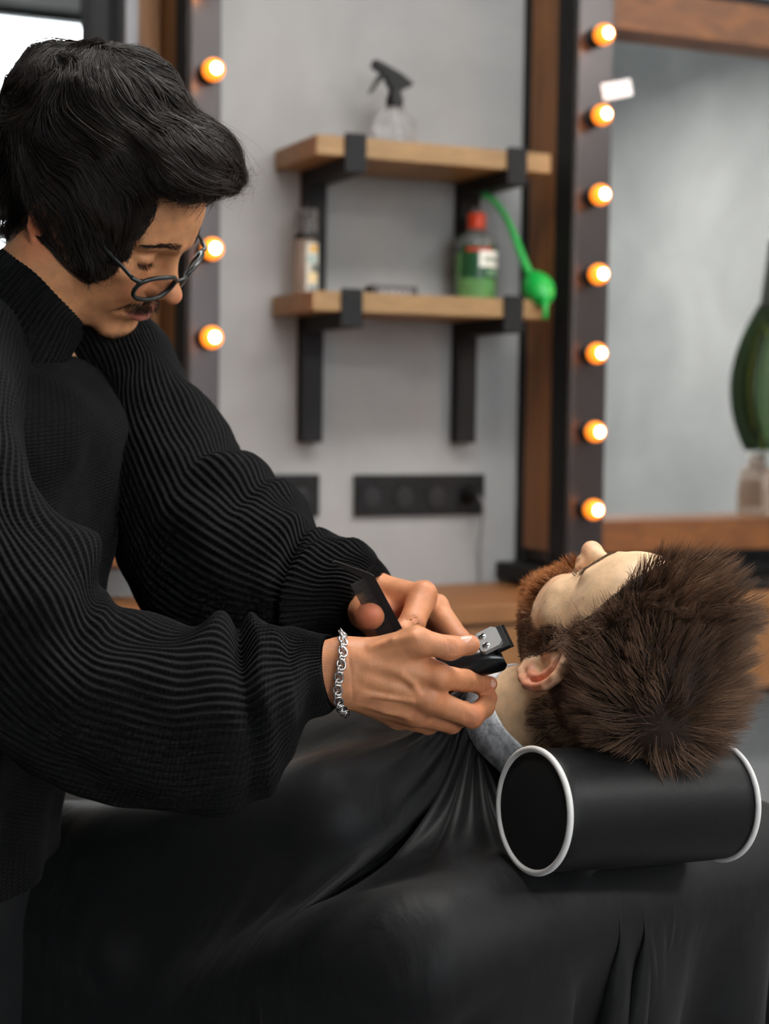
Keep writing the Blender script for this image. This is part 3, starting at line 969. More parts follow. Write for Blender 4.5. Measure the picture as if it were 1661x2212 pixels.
h = Hairs()
P0 = surf_samples(Vc, Qc, 15000, lambda c: beard_c(c) ** 1.1, 21)
N0 = grad(customer_head, P0)
D0 = tangent(np.array([0, .15, -1.0]) + .3 * np.sign(P0[:, :1]) * np.array([[1, 0, 0]]) * (P0[:, 2:] > -.045) + .3 * np.stack([vnoise(P0 + 3 * j, 70) for j in range(3)], -1), N0)
chin = np.clip((P0[:, 1] - .03) / .05, 0, 1)
length = (.0060 + .0085 * chin) * (.7 + .6 * r_.rand(len(P0))) * (.35 + .65 * beard_c(P0))
lift = np.clip(.30 + .30 * chin + .12 * r_.randn(len(P0)), .1, .9)
S = grow(P0 - N0 * .0006, N0, D0, length, 5, lift, np.zeros(3), 2, .25, 90)
tone = np.clip(.65 + .7 * r_.rand(len(P0), 1), .3, 1.6)
mixr = np.clip((P0[:, 1:2] - .035) / .04, 0, 1)
col = tone * (np.asarray(srgb(86, 62, 44)) * (1 - mixr) + np.asarray(srgb(158, 98, 50)) * mixr)
h.strands(S, col, .00030)
h.build('beard', HAIR_SOFT, customer, CH)

def brow_strands(headf, side, n, seed, col, z0=.0395, arch=.004, ln=.008, thick=.0038):
    r = np.random.RandomState(seed)
    t = r.rand(n)
    x = .012 + .040 * t
    z = z0 + arch * np.sin(np.clip(t * 1.35, 0, 1) * math.pi * .75) - .004 * np.clip(t - .6, 0, 1) * 2.2 + thick * (1.15 - t) * (r.rand(n) - .5) * 2
    p = np.stack([x * side, np.full(n, .12), z], -1)
    for _ in range(30):
        p[:, 1] -= headf(p) * .9
    N0 = grad(headf, p)
    D0 = tangent(np.stack([np.full(n, side * 1.0), np.full(n, -.25), .55 - 1.0 * t], -1) + .2 * r.randn(n, 3), N0)
    S = grow(p - N0 * .0004, N0, D0, ln * (.6 + .6 * r.rand(n)), 5, np.full(n, .16), np.zeros(3), seed, .1)
    return S
def lash_strands(headf, side, n, seed, lid=-.0015, ln=.008):
    r = np.random.RandomState(seed)
    t = r.rand(n)
    x = .022 + .023 * t
    z = np.interp(t, [0, .45, 1], [.0150, .0128, .0160]) + lid
    p = np.stack([x * side, np.full(n, .12), z], -1)
    for _ in range(30): p[:, 1] -= headf(p) * .9
    d = np.stack([side * (.15 + .5 * t), np.full(n, .9), -.45 + 0 * t], -1) + .12 * r.randn(n, 3)
    d /= np.linalg.norm(d, axis=1)[:, None]
    return grow(p, d, d, ln * (.6 + .5 * r.rand(n)), 5, np.full(n, .5), np.array([0, 0, .10]), seed)
for nm, fn, q in (('eyebrow', brow_strands, 420), ('eyelash', lash_strands, 70)):
    for sd in (-1, 1):
        h = Hairs()
        h.strands(fn(customer_head, sd, q, 30 + sd, *((np.zeros(3),) if nm == 'eyebrow' else ())), np.asarray(srgb(92, 66, 46)), .00022 if nm == 'eyebrow' else .00016)
        h.build(nm, HAIR_SOFT, customer, CH)
# ---------------------------------------------------------------- the barber's head
NECK_B = [P(122, 572, 1.655), P(76, 634, 1.660), P(22, 704, 1.668), P(-30, 772, 1.675)]
BO = dict(neck=dict(pts=[np.array([0, -.025, -.020])] + [to_local(BH, q) for q in NECK_B], rad=[.053, .051, .050, .054, .060]), ear=0.45, nose=1.15, lid=-.003, scm=0)
def warp_b(p):
    """his mouth sits a little lower and his chin is shorter than the plain head's"""
    q = np.array(p, float)
    z = q[..., 2]
    fr = np.clip((q[..., 1] + .02) / .04, 0, 1)
    q[..., 2] = z + fr * (.0035 * np.exp(-((z + .052) / .016) ** 2) - .08 * np.clip(-.068 - z, 0, 1))
    return q
def barber_head(p): return head_sdf(warp_b(p), BO)
Vb, Qb = iso_mesh(barber_head, (-.105, -.16, -.19), (.175, .14, .14), .0016)
Vb = relax(Vb, Qb, 1, .4)
cb, blend = skin_paint(Vb, srgb(208, 146, 102), srgb(196, 108, 78))
blend(.85 * lips_mask(warp_b(Vb)), srgb(176, 98, 86))
def tache_b(p):
    x = np.abs(p[:, 0])
    up = np.exp(-((x - .013) / .016) ** 2) * np.clip((p[:, 2] + .0445 + .25 * np.clip(x - .012, 0, 1)) / .002, 0, 1) * np.clip((-.0300 - p[:, 2] - .3 * x * (x > .01)) / .003 + .5, 0, 1)
    chin = .5 * np.exp(-((x / .022) ** 2)) * np.clip((-.080 - p[:, 2]) / .008, 0, 1) * (p[:, 1] > .045)
    return np.where(p[:, 1] > .07, up, 0) + chin
blend(.25 * np.clip(tache_b(warp_b(Vb)), 0, 1), srgb(84, 62, 46))
HL_B = [(-.14, -.075), (-.05, -.070), (-.036, -.045), (-.030, -.01), (-.026, .020), (-.012, .030), (.000, .020), (.006, -.022), (.026, -.022), (.036, .008), (.044, .046), (.052, .076), (.064, .098), (.095, .111), (.14, .113)]
def scalp_b(p):
    return np.clip((p[:, 2] - zline(p[:, 1], HL_B)) / .008 + .5, 0, 1) * (np.abs(p[:, 0]) < .0765)
blend(.8 * scalp_b(Vb), srgb(30, 24, 20))
barber = empty('person', P(40, 2600, 1.68))
tag(barber, 'man in black ribbed turtleneck sweater and glasses bending over with clipper and comb', 'person')
BARB_BODY = [(to_world(BH, Vb), Qb, cb)]

# hair volume that the strands lie on
def hair_vol(p):
    d = ell(p, (0, -.034, .064), (.0980, .1130, .1050))
    d = smin(d, ell(p, (.012, .060, .125), (.0640, .0480, .0320)), .022)        # fringe
    d = smin(d, ell(p, (.062, .022, .010), (.0290, .0520, .0600)), .020)        # right temple
    d = smin(d, ell(p, (.062, -.012, .030), (.0390, .0450, .0420)), .020)       # over the ear
    d = smin(d, ell(p, (-.062, .016, .022), (.0290, .0520, .0560)), .020)
    d = smin(d, ell(p, (.006, -.086, -.034), (.0780, .0480, .0680)), .020)      # nape
    return d
r_ = np.random.RandomState(31)
P0 = surf_samples(Vb, Qb, 14000, lambda c: scalp_b(c) * (.4 + (np.clip((c[:, 2] + .05) / .1, 0, 1))), 32)
# more roots inside the volume over the crown, so that the top is full
Vh, Qh = iso_mesh(lambda p: hair_vol(p) + .008, (-.11, -.17, -.10), (.11, .13, .18), .005)
Ph = surf_samples(Vh, Qh, 6500, lambda c: np.clip((c[:, 2] - .055) / .03, 0, 1) * (c[:, 1] < .055), 33)
n_scalp = len(P0)
P0 = np.concatenate([P0, Ph])
n = len(P0)
def flow(p, nrm):
    x, y, z = p[:, 0], p[:, 1], p[:, 2]
    back = np.clip((-.055 - y) / .04, 0, 1)
    topw = np.clip((z - .085) / .05, 0, 1)
    v = np.stack([np.sign(x) * .30 * topw, .95 * (1 - back) - .10 * back, -.45 * (1 - topw) - .75 * back], -1)
    # the side hair turns down towards the ear and cheek
    down = np.clip((.055 - z) / .07, 0, 1)
    v[:, 2] -= .55 * down
    v[:, 1] -= .25 * down
    # at the forehead the ends turn up and outwards
    lip = np.clip((y - .055) / .02, 0, 1) * np.clip((.112 - z) / .02, 0, 1)
    v = v * (1 - lip[:, None]) + lip[:, None] * np.stack([np.sign(x) * .5, .35 + 0 * x, .45 + 0 * x], -1)
    w = np.stack([vnoise(p + 4.3 * j, 21) for j in range(3)], -1)
    w2 = np.stack([vnoise(p + 9.7 * j, 55) for j in range(3)], -1)
    return tangent(v + .80 * w + .42 * w2, nrm)
lenb = np.interp(P0[:, 2], [-.06, 0, .06, .12], [.058, .078, .115, .150]) * (.65 + .6 * r_.rand(n))
depth = -.020 * r_.rand(n) ** 1.6 + .0015
depth[n_scalp:] = -.009 * r_.rand(n - n_scalp) ** 1.5 + .002
m = 14
S = np.zeros((n, m, 3)); S[:, 0] = P0
p = P0.copy()
st = (lenb / (m - 1))[:, None]
live = np.ones(n, bool)
for k in range(1, m):
    old = p.copy()
    nr = grad(hair_vol, p, .003)
    lock = .0075 * vnoise(p * np.array([1.0, .45, 1.0]), 70)
    target = depth + lock - .004 * (1 - k / m)
    dd = hair_vol(p)
    fl = flow(p, nr)
    p = p + st * fl
    w_ = np.where(np.arange(n) < n_scalp, min(1.0, .22 + .10 * k), min(1.0, .5 + .1 * k))
    dd = hair_vol(p)
    p = p - nr * ((dd - target) * w_)[:, None]
    hd = barber_head(p)
    fix = hd < .0015
    if fix.any():
        p[fix] += grad(barber_head, p[fix], .002) * (.0015 - hd[fix])[:, None]
    # no hair hangs over the middle of the forehead and the eyes
    live &= ~((p[:, 1] > .030) & (p[:, 2] < zline(p[:, 1], HL_B) - .006) & (p[:, 0] < .050) & (p[:, 0] > -.058) & (hd < .014))
    p[~live] = old[~live] + .0002 * fl[~live]
    S[:, k] = p
S = clump(S, 6, .42, .016)
# curled ends that lift off at the fringe
fr = np.clip((S[:, -1, 1] - .075) / .03, 0, 1) * (r_.rand(n) < .6)
tt = np.linspace(0, 1, m)[None, :, None] ** 3
S = S + fr[:, None, None] * tt * (np.array([0, .012, .004]) + .006 * np.stack([vnoise(S[:, -1] + 2 * j, 60) for j in range(3)], -1)[:, None])
tone = np.clip(.5 + .9 * r_.rand(n, 1), .3, 1.6)
col = tone * np.asarray(srgb(40, 31, 25))
h = Hairs()
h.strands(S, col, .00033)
# flyaway hairs
fa = r_.choice(n, 700, False)
Sf = S[fa] + np.linspace(0, 1, m)[None, :, None] ** 2 * (.016 * r_.rand(700, 1, 1) * grad(hair_vol, S[fa][:, -1], .003)[:, None] + .008 * r_.randn(700, 1, 3))
h.strands(Sf, np.asarray(srgb(52, 42, 36)), .00016)
# loose curls along the fringe and over the top
nc = 2600
Pc = surf_samples(Vh, Qh, nc, lambda c: np.clip((c[:, 1] - .030) / .03, 0, 1) * np.clip((c[:, 2] - .080) / .02, 0, 1), 34)
key = np.floor(Pc / .013).astype(int)
_, inv = np.unique(key, axis=0, return_inverse=True); inv = inv.ravel()
rg = np.random.RandomState(35)
ng = inv.max() + 1
g_phi, g_k, g_len, g_x = (rg.uniform(-.5, .5, ng), rg.uniform(1.6, 3.6, ng), rg.uniform(.030, .052, ng), rg.uniform(-.5, .5, ng))
mc_ = 14
tt = np.linspace(0, 1, mc_)
phi = (g_phi + .12 * rg.randn(ng))[inv][:, None] + (g_k[inv] * (1 + .06 * rg.randn(nc)))[:, None] * tt[None]
ln_ = (g_len[inv] * (.8 + .4 * rg.rand(nc)))[:, None, None] / (mc_ - 1)
nr = grad(hair_vol, Pc, .003)
fw = tangent(np.array([[0, 1.0, 0]]) + g_x[inv][:, None] * np.array([[1.0, 0, 0]]) + .10 * rg.randn(nc, 3), nr)
dirs = np.cos(phi)[..., None] * fw[:, None] - np.sin(phi)[..., None] * (nr * .35 + np.array([[0, 0, .8]]))[:, None]
Sc = Pc[:, None] + nr[:, None] * .004 + np.concatenate([np.zeros((nc, 1, 3)), np.cumsum(dirs[:, :-1] * ln_, axis=1)], 1)
okc = (barber_head(Sc.reshape(-1, 3)).reshape(nc, mc_) > .002).all(1)
okc &= ~((Sc[..., 2] < .098) & (Sc[..., 1] > .045) & (Sc[..., 0] < .046)).any(1)
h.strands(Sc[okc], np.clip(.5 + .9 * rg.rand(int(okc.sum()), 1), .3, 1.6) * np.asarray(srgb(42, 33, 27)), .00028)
# under-layer
def under(p):
    d = smax(hair_vol(p) + .022 - .007 * np.clip((p[:, 2] - .05) / .03, 0, 1), -(barber_head(p) - .001), .002)
    face = np.stack([np.abs(p[:, 0]), p[:, 1], p[:, 2]], -1)
    return np.maximum(d, (zline(p[:, 1], HL_B) + .012 - p[:, 2]) * .7)
Vu, Qu = iso_mesh(under, (-.11, -.16, -.10), (.11, .13, .16), .0035)
h.add(Vu, Qu, np.asarray(srgb(17, 13, 11)))
h.build('hair', HAIR, barber, BH)

h = Hairs()
P0 = surf_samples(Vb, Qb, 1700, lambda c: np.clip(tache_b(warp_b(c)), 0, 1) ** 1.2, 41)
N0 = grad(barber_head, P0)
D0 = tangent(np.array([[0, .1, -1.0]]) + np.sign(P0[:, :1]) * np.array([[.55, 0, 0]]) + .2 * r_.randn(len(P0), 3), N0)
S = grow(P0 - N0 * .0004, N0, D0, .0075 * (.5 + .8 * r_.rand(len(P0))), 5, np.full(len(P0), .24), np.zeros(3), 5, .2)
h.strands(S, np.asarray(srgb(62, 44, 33)), .00019)
h.build('moustache', HAIR_SOFT, barber, BH)
for nm, q in (('eyebrow', 300), ('eyelash', 80)):
    for sd in (-1, 1):
        h = Hairs()
        h.strands(brow_strands(barber_head, sd, q, 50 + sd, None, .0400, .003, .009) if nm == 'eyebrow' else lash_strands(barber_head, sd, q, 60 + sd, -.003, .008), np.asarray(srgb(34, 26, 22)), 0.00019 if nm == 'eyebrow' else .00018)
        h.build(nm, HAIR_SOFT, barber, BH)

# ---------------------------------------------------------------- the barber's hands
def J(*a): return [P(*q) for q in a]
TOCAM = -FWD
# near (right) hand: back of the hand to the camera, thumb on top
NW = dict(w0=P(560, 1452, 1.445), w1=P(742, 1452, 1.462))
N_MCP = J((946, 1462, 1.468), (925, 1512, 1.470), (893, 1542, 1.482), (858, 1550, 1.500))
N_IDX = J((946, 1462, 1.468), (1004, 1470, 1.503), (1035, 1477, 1.522), (1058, 1477, 1.534))
N_MID = J((925, 1512, 1.470), (1019, 1548, 1.492), (1046, 1528, 1.514), (1057, 1507, 1.526))
N_RNG = J((893, 1542, 1.482), (975, 1562, 1.508), (1000, 1548, 1.532), (1003, 1530, 1.545))
N_PKY = J((858, 1550, 1.500), (925, 1567, 1.522), (950, 1560, 1.540), (958, 1548, 1.552))
N_THB = J((795, 1425, 1.466), (898, 1384, 1.452), (972, 1400, 1.462), (1014, 1393, 1.470))
UPW = UPV
def near_hand(p):
    a, b = NW['w0'], NW['w1']
    d = None
    for off, ra, rb in ((.012, .015, .0165), (0.0, .017, .0175), (-.012, .015, .0160)):
        e = cap(p, a + UPW * off, b + UPW * off * 1.0, ra, rb)
        d = e if d is None else smin(d, e, .012)
    for k, (mc, off, ra, rb) in enumerate(zip(N_MCP, (.014, .006, -.006, -.014), (.0155, .0165, .0160, .0145), (.0128, .0125, .0118, .0105))):
        d = smin(d, cap(p, b + UPW * off, mc, ra, rb), .014)
    # thumb root and web
    d = smin(d, chain(p, N_THB[:2], [.0175, .0128], .01), .016)
    d = smin(d, cap(p, P(850, 1420, 1.468), P(915, 1428, 1.478), .014, .0085), .014)
    th = chain(p, N_THB[1:], [.0122, .0103, .0084], .006)
    d = smin(d, th, .006)
    d = smin(d, ell((p - N_THB[3]), (0, 0, 0), (.0085, .0085, .0082)), .005)
    for f, rr in ((N_IDX, (.0122, .0102, .0090, .0074)), (N_MID, (.0122, .0106, .0092, .0078)), (N_RNG, (.0115, .0098, .0086, .0074)), (N_PKY, (.0100, .0085, .0074, .0064))):
        d = smin(d, chain(p, f, rr, .004), .0055)
    # knuckles and tendons
    for mc, rk in zip(N_MCP[:3], (.0078, .0072, .0066)):
        d = smin(d, np.linalg.norm(p - (mc + TOCAM * .0075 + UPW * .001), axis=-1) - rk, .008)
    for mc, off in zip(N_MCP[:3], (.010, .002, -.006)):
        d = smin(d, cap(p, b + UPW * off + TOCAM * .0155 + (mc - b) * .25, mc + TOCAM * .0085, .0030, .0034), .009)
    # veins and tendons under the skin, creases at the joints
    d = smin(d, chain(p, [P(815, 1432, 1.4475), P(865, 1455, 1.4490), P(892, 1477, 1.4520), P(905, 1500, 1.455)], [.0014, .0020, .0019, .0010], .002), .0045)
    d = smin(d, chain(p, [P(790, 1500, 1.4490), P(840, 1508, 1.4510), P(890, 1515, 1.455)], [.0012, .0018, .0012], .002), .0045)
    d = smin(d, chain(p, [P(770, 1515, 1.4560), P(830, 1536, 1.4600), P(880, 1548, 1.466)], [.0014, .0022, .0016], .002), .005)
    d = smin(d, chain(p, [P(800, 1400, 1.4490), P(850, 1384, 1.4440), P(895, 1376, 1.441)], [.0014, .0022, .0020], .002), .006)
    for ln in CREASES:
        d = smax(d, -chain(p, ln, [.00055] * len(ln), 0), .0018)
    return d
CREASES = []
def crease(f, a, b, nrm, n=7):
    out = []
    for t in np.linspace(0, 1, n):
        q = a * (1 - t) + b * t
        nn = nrm / np.linalg.norm(nrm)
        for _ in range(30): q = q - nn * f(q[None])[0] * .8
        out.append(q)
    return out
_cr = []
for u, v0, v1, dd in ((966, 1383, 1412, 1.455), (973, 1384, 1414, 1.456), (980, 1386, 1413, 1.457)):
    _cr.append(crease(near_hand, P(u, v0, dd), P(u + 5, v1, dd), TOCAM + UPV * .2))
for u, v0, v1, dd in ((1030, 1463, 1490, 1.51), (1036, 1464, 1490, 1.512), (1041, 1466, 1489, 1.514)):
    _cr.append(crease(near_hand, P(u, v0, dd), P(u + 3, v1, dd), TOCAM))
for u, v0, v1, dd in ((1004, 1538, 1566, 1.485), (1011, 1541, 1568, 1.486), (1018, 1545, 1570, 1.487)):
    _cr.append(crease(near_hand, P(u, v0, dd), P(u + 4, v1, dd), TOCAM))
for u, v, dd in ((752, 1400, 1.445), (757, 1440, 1.444), (760, 1480, 1.444)):
    _cr.append(crease(near_hand, P(u, v, dd), P(u + 3, v + 34, dd), TOCAM))
CREASES = _cr
# far (left) hand holding the comb, seen from the thumb side
F_W = (P(700, 1300, 1.70), P(792, 1302, 1.655))
F_IDX = J((912, 1289, 1.618), (890, 1346, 1.592), (868, 1366, 1.582), (850, 1374, 1.580))
F_MID = J((940, 1316, 1.640), (992, 1384, 1.616), (1010, 1412, 1.606), (1012, 1432, 1.602))
F_RNG = J((944, 1340, 1.662), (1000, 1402, 1.645), (1018, 1425, 1.632), (1020, 1440, 1.625))
F_PKY = J((935, 1360, 1.682), (980, 1410, 1.672), (1000, 1430, 1.662), (1005, 1445, 1.655))
F_THB = J((805, 1322, 1.640), (786, 1316, 1.622), (788, 1322, 1.594), (796, 1328, 1.572))
def far_hand(p):
    d = None
    for off in (.014, -.014):
        e = cap(p, F_W[0] + UPW * off, F_W[1] + UPW * off, .020, .019)
        d = e if d is None else smin(d, e, .012)
    for f, off, ra, rb in ((F_IDX, .018, .0150, .0125), (F_MID, .008, .0165, .0125), (F_RNG, -.006, .0165, .0120), (F_PKY, -.018, .015, .011)):
        d = smin(d, cap(p, F_W[1] + UPW * off, f[0], ra, rb), .014)
    d = smin(d, chain(p, F_THB, [.0170, .0160, .0146, .0128], .010), .010)
    d = smin(d, ell(p - P(797, 1327, 1.572), (0, 0, 0), (.0140, .0130, .0125)), .012)
    d = smin(d, cap(p, P(800, 1330, 1.625), P(870, 1318, 1.632), .013, .010), .014)
    for f, rr in ((F_IDX, (.0150, .0128, .0110, .0092)), (F_MID, (.0138, .0115, .0098, .0084)), (F_RNG, (.0115, .0098, .0086, .0074)), (F_PKY, (.0100, .0085, .0074, .0064))):
        d = smin(d, chain(p, f, rr, .004), .005)
    for f, rk in ((F_IDX, .0085), (F_MID, .0080)):
        d = smin(d, np.linalg.norm(p - (f[0] + UPW * .006 + RIGHT * .003), axis=-1) - rk, .008)
    d = smin(d, np.linalg.norm(p - (F_IDX[1] + TOCAM * .004 + RIGHT * .001), axis=-1) - .0085, .006)
    for k in range(4):
        c0 = np.array([886 + 3.2 * k, 1336 + 5.5 * k]); 
        d = smax(d, -cap(p, P(c0[0] - 9, c0[1] + 2, 1.5785), P(c0[0] + 9, c0[1] - 6, 1.5800), .0007), .0016)
    return d
def box_of(pts, pad):
    a = np.array(pts); return a.min(0) - pad, a.max(0) + pad
SKH = np.asarray(srgb(195, 131, 91))
def hand_mesh(f, pts, red_pts, clipx=None):
    lo, hi = box_of(pts, .03)
    V, Q = iso_mesh(f, lo, hi, .0013)
    V = relax(V, Q, 1, .4)
    c = np.tile(SKH, (len(V), 1))
    for q, r, a in red_pts:
        w = a * np.exp(-((V - q) ** 2).sum(1) / r ** 2)
        c = c * (1 - w[:, None]) + np.asarray(srgb(190, 96, 70)) * w[:, None]
    return V, Q, c
nred = [(q, .013, .40) for q in N_MCP[:3]] + [(N_IDX[2], .011, .4), (N_MID[1], .014, .45), (N_MID[3], .012, .45), (N_IDX[3], .012, .35), (N_THB[2], .012, .40), (N_THB[3], .010, .35), (N_RNG[1], .014, .4)]
Vn, Qn, cn = hand_mesh(near_hand, [NW['w0'], NW['w1']] + N_IDX + N_MID + N_RNG + N_PKY + N_THB, nred)
fred = [(P(797, 1327, 1.56), .016, .75), (F_IDX[0], .014, .3), (F_IDX[1], .010, .40), (F_MID[1], .014, .35), (P(850, 1330, 1.61), .02, .5)]
Vf, Qf, cf = hand_mesh(far_hand, [F_W[0], F_W[1]] + F_IDX + F_MID + F_RNG + F_PKY + F_THB, fred)
BARB_BODY += [(Vn, Qn, cn), (Vf, Qf, cf)]

def on_surface(f, q, d):
    d = d / np.linalg.norm(d)
    for _ in range(40):
        q = q - d * f(q[None])[0] * .8
    return q
def nail(center, along, normal, ln, wd):
    """a thin curved nail plate"""
    along = along / np.linalg.norm(along)
    normal = normal - along * (normal @ along); normal /= np.linalg.norm(normal)
    side = np.cross(along, normal)
    nu, nv = 9, 9
    V = []
    for i in range(nu):
        s = i / (nu - 1) * 2 - 1
        for j in range(nv):
            t = j / (nv - 1) * 2 - 1
            w = wd * (1 - .25 * max(0, -s) ** 2 - .22 * max(0, s) ** 4)
            V.append(center + along * (ln * s * (1 - .16 * t * t)) + side * (w * t) + normal * (-.55 * (wd * t) ** 2 / wd * 1.0 - .0006 * s * s + .0009))
    V = np.array(V)
    Q = np.array([[i * nv + j, (i + 1) * nv + j, (i + 1) * nv + j + 1, i * nv + j + 1] for i in range(nu - 1) for j in range(nv - 1)])
    V2 = np.concatenate([V, V - normal * .0012])
    k = nu * nv
    Q2 = np.concatenate([Q, Q[:, ::-1] + k])
    rim = [i * nv for i in range(nu)] + [(nu - 1) * nv + j for j in range(1, nv)] + [i * nv + nv - 1 for i in range(nu - 2, -1, -1)] + [j for j in range(nv - 2, 0, -1)]
    side_q = np.array([[rim[a], rim[(a + 1) % len(rim)], rim[(a + 1) % len(rim)] + k, rim[a] + k] for a in range(len(rim))])
    return V2, np.concatenate([Q2, side_q])
NAIL = mat('fingernail', srgb(224, 172, 150), 0.28)
for q, al, nrm, ln, wd in ((N_THB[2] * .22 + N_THB[3] * .78, N_THB[3] - N_THB[2], TOCAM * .75 + UPV * .95, .0068, .0058),
                           (N_IDX[2] * .3 + N_IDX[3] * .7, N_IDX[3] - N_IDX[2], TOCAM * .8 + RIGHT * .7, .0050, .0048),):
    q = on_surface(near_hand, q, nrm)
    V_, Q_ = nail(q, al, nrm, ln, wd)
    mesh_np('fingernail', V_, Q_, NAIL, barber)
# ---------------------------------------------------------------- the barber's sweater: ribbed tubes following body and arms
def knit_mat(name, c0, c1):
    m = mat(name, c0, 0.9)
    b = bsdf(m)
    b.inputs['Specular IOR Level'].default_value = 0.15
    b.inputs['Sheen Weight'].default_value = 0.03
    b.inputs['Sheen Roughness'].default_value = 0.5
    b.inputs['Sheen Tint'].default_value = (0.6, 0.6, 0.62, 1)
    uvn = nd(m, 'ShaderNodeUVMap')
    sep = nd(m, 'ShaderNodeSeparateXYZ'); lk(m, uvn.outputs[0], sep.inputs[0])
    def sine(inp, mul):
        a = nd(m, 'ShaderNodeMath', operation='MULTIPLY'); a.inputs[1].default_value = mul
        lk(m, inp, a.inputs[0])
        s = nd(m, 'ShaderNodeMath', operation='SINE'); lk(m, a.outputs[0], s.inputs[0])
        return s.outputs[0]
    rib = sine(sep.outputs[0], 2 * math.pi)               # u counts ribs
    tw = nd(m, 'ShaderNodeMath', operation='MULTIPLY_ADD')  # stitches lean
    lk(m, sep.outputs[0], tw.inputs[0]); tw.inputs[1].default_value = 0.35; lk(m, sep.outputs[1], tw.inputs[2])
    st = sine(tw.outputs[0], 2 * math.pi)
    mx = nd(m, 'ShaderNodeMath', operation='MULTIPLY_ADD'); mx.inputs[1].default_value = 0.28
    lk(m, st, mx.inputs[0]); lk(m, rib, mx.inputs[2])
    tc = nd(m, 'ShaderNodeTexCoord')
    nz = nd(m, 'ShaderNodeTexNoise'); nz.inputs['Scale'].default_value = 700; nz.inputs['Detail'].default_value = 2
    lk(m, tc.outputs['Object'], nz.inputs['Vector'])
    ad = nd(m, 'ShaderNodeMath', operation='MULTIPLY_ADD'); ad.inputs[1].default_value = 0.6
    lk(m, nz.outputs['Fac'], ad.inputs[0]); lk(m, mx.outputs[0], ad.inputs[2])
    bump_from(m, ad.outputs[0], 0.75, 0.0010)
    mr = nd(m, 'ShaderNodeMapRange'); mr.inputs['From Min'].default_value = -1.3; mr.inputs['From Max'].default_value = 1.3
    lk(m, mx.outputs[0], mr.inputs['Value'])
    mc = nd(m, 'ShaderNodeMix', data_type='RGBA'); mc.inputs[6].default_value = (*c0, 1); mc.inputs[7].default_value = (*c1, 1)
    lk(m, mr.outputs[0], mc.inputs[0]); lk(m, mc.outputs[2], b.inputs['Base Color'])
    return m
KNIT = knit_mat('black_ribbed_knit', srgb(6, 6, 7), srgb(12, 12, 13))

def sweep(stations, nu, nv, ribs, folds, seed, stitch=0.0042, capends=True, rib_amp=.0009, side=None):
    """stations: rows of (upper point, lower point, depth radius); the cross-section is an ellipse in (upper-lower, view) directions.
    folds: function(t, phi, P) -> outward offset in metres"""
    rows = []
    for up, lo, r in stations:
        up, lo = np.asarray(up), np.asarray(lo)
        c = (up + lo) / 2; hv = (up - lo) / 2
        rows.append(np.concatenate([c, hv, [r]]))
    R = catmull(rows, nu)
    c, hv, r = R[:, :3], R[:, 3:6], R[:, 6]
    T = np.gradient(c, axis=0); T /= np.linalg.norm(T, axis=1)[:, None]
    dv = np.cross(T, hv) if side is None else np.tile(side, (nu, 1)); dv /= np.linalg.norm(dv, axis=1)[:, None]
    ph = np.linspace(0, 2 * math.pi, nv, endpoint=False)
    Pm = c[:, None] + np.cos(ph)[None, :, None] * hv[:, None] + np.sin(ph)[None, :, None] * (dv * r[:, None])[:, None]
    Nn = (np.cos(ph)[None, :, None] * (hv / (np.linalg.norm(hv, axis=1)[:, None] ** 2))[:, None] + np.sin(ph)[None, :, None] * (dv / r[:, None])[:, None])
    Nn /= np.linalg.norm(Nn, axis=2)[..., None]
    t = np.linspace(0, 1, nu)
    off = folds(t[:, None], ph[None, :], Pm)
    off = off + rib_amp * np.sin(ribs * ph)[None, :]
    V = Pm + Nn * off[..., None]
    L = np.concatenate([[0], np.cumsum(np.linalg.norm(np.diff(c, axis=0), axis=1))]) / stitch
    idx = np.arange(nu * nv).reshape(nu, nv)
    a = idx[:-1]; b = idx[1:]
    Q = np.stack([a, np.roll(a, -1, 1), np.roll(b, -1, 1), b], -1).reshape(-1, 4)
    u = np.arange(nv + 1) / nv * ribs
    U = np.zeros((nu - 1, nv, 4, 2))
    U[..., 0, 0] = u[:-1]; U[..., 1, 0] = u[1:]; U[..., 2, 0] = u[1:]; U[..., 3, 0] = u[:-1]
    U[..., 0, 1] = L[:-1, None]; U[..., 1, 1] = L[:-1, None]; U[..., 2, 1] = L[1:, None]; U[..., 3, 1] = L[1:, None]
    return V.reshape(-1, 3), Q, U.reshape(-1, 2)

def ridge(x, w): return np.exp(-(x / w) ** 2)
def wob(P_, sc, amp, seed=0.0): return amp * vnoise(P_ + seed, sc)

def st(rows): return [(P(u0, v0, d), P(u1, v1, d2), r) for (u0, v0, d, u1, v1, d2, r) in rows]
# near sleeve, wrist to shoulder: upper edge pixel and distance, lower edge pixel and distance, depth radius
NEAR = st([(704, 1372, 1.462, 728, 1526, 1.466, .037), (690, 1370, 1.462, 714, 1534, 1.468, .040), (655, 1366, 1.460, 668, 1556, 1.470, .046),
           (612, 1364, 1.458, 640, 1598, 1.470, .058), (572, 1344, 1.456, 612, 1662, 1.468, .072), (522, 1362, 1.455, 556, 1722, 1.465, .080),
           (470, 1348, 1.455, 480, 1752, 1.460, .088), (400, 1352, 1.455, 390, 1760, 1.460, .092), (320, 1335, 1.455, 270, 1732, 1.458, .092),
           (258, 1315, 1.455, 130, 1690, 1.455, .092), (222, 1245, 1.455, -30, 1590, 1.450, .092), (165, 1168, 1.460, -130, 1420, 1.450, .092),
           (95, 1090, 1.480, -170, 1230, 1.460, .095), (55, 975, 1.530, -190, 1060, 1.480, .105), (60, 870, 1.60, -190, 900, 1.54, .105), (70, 790, 1.66, -150, 800, 1.62, .085)])
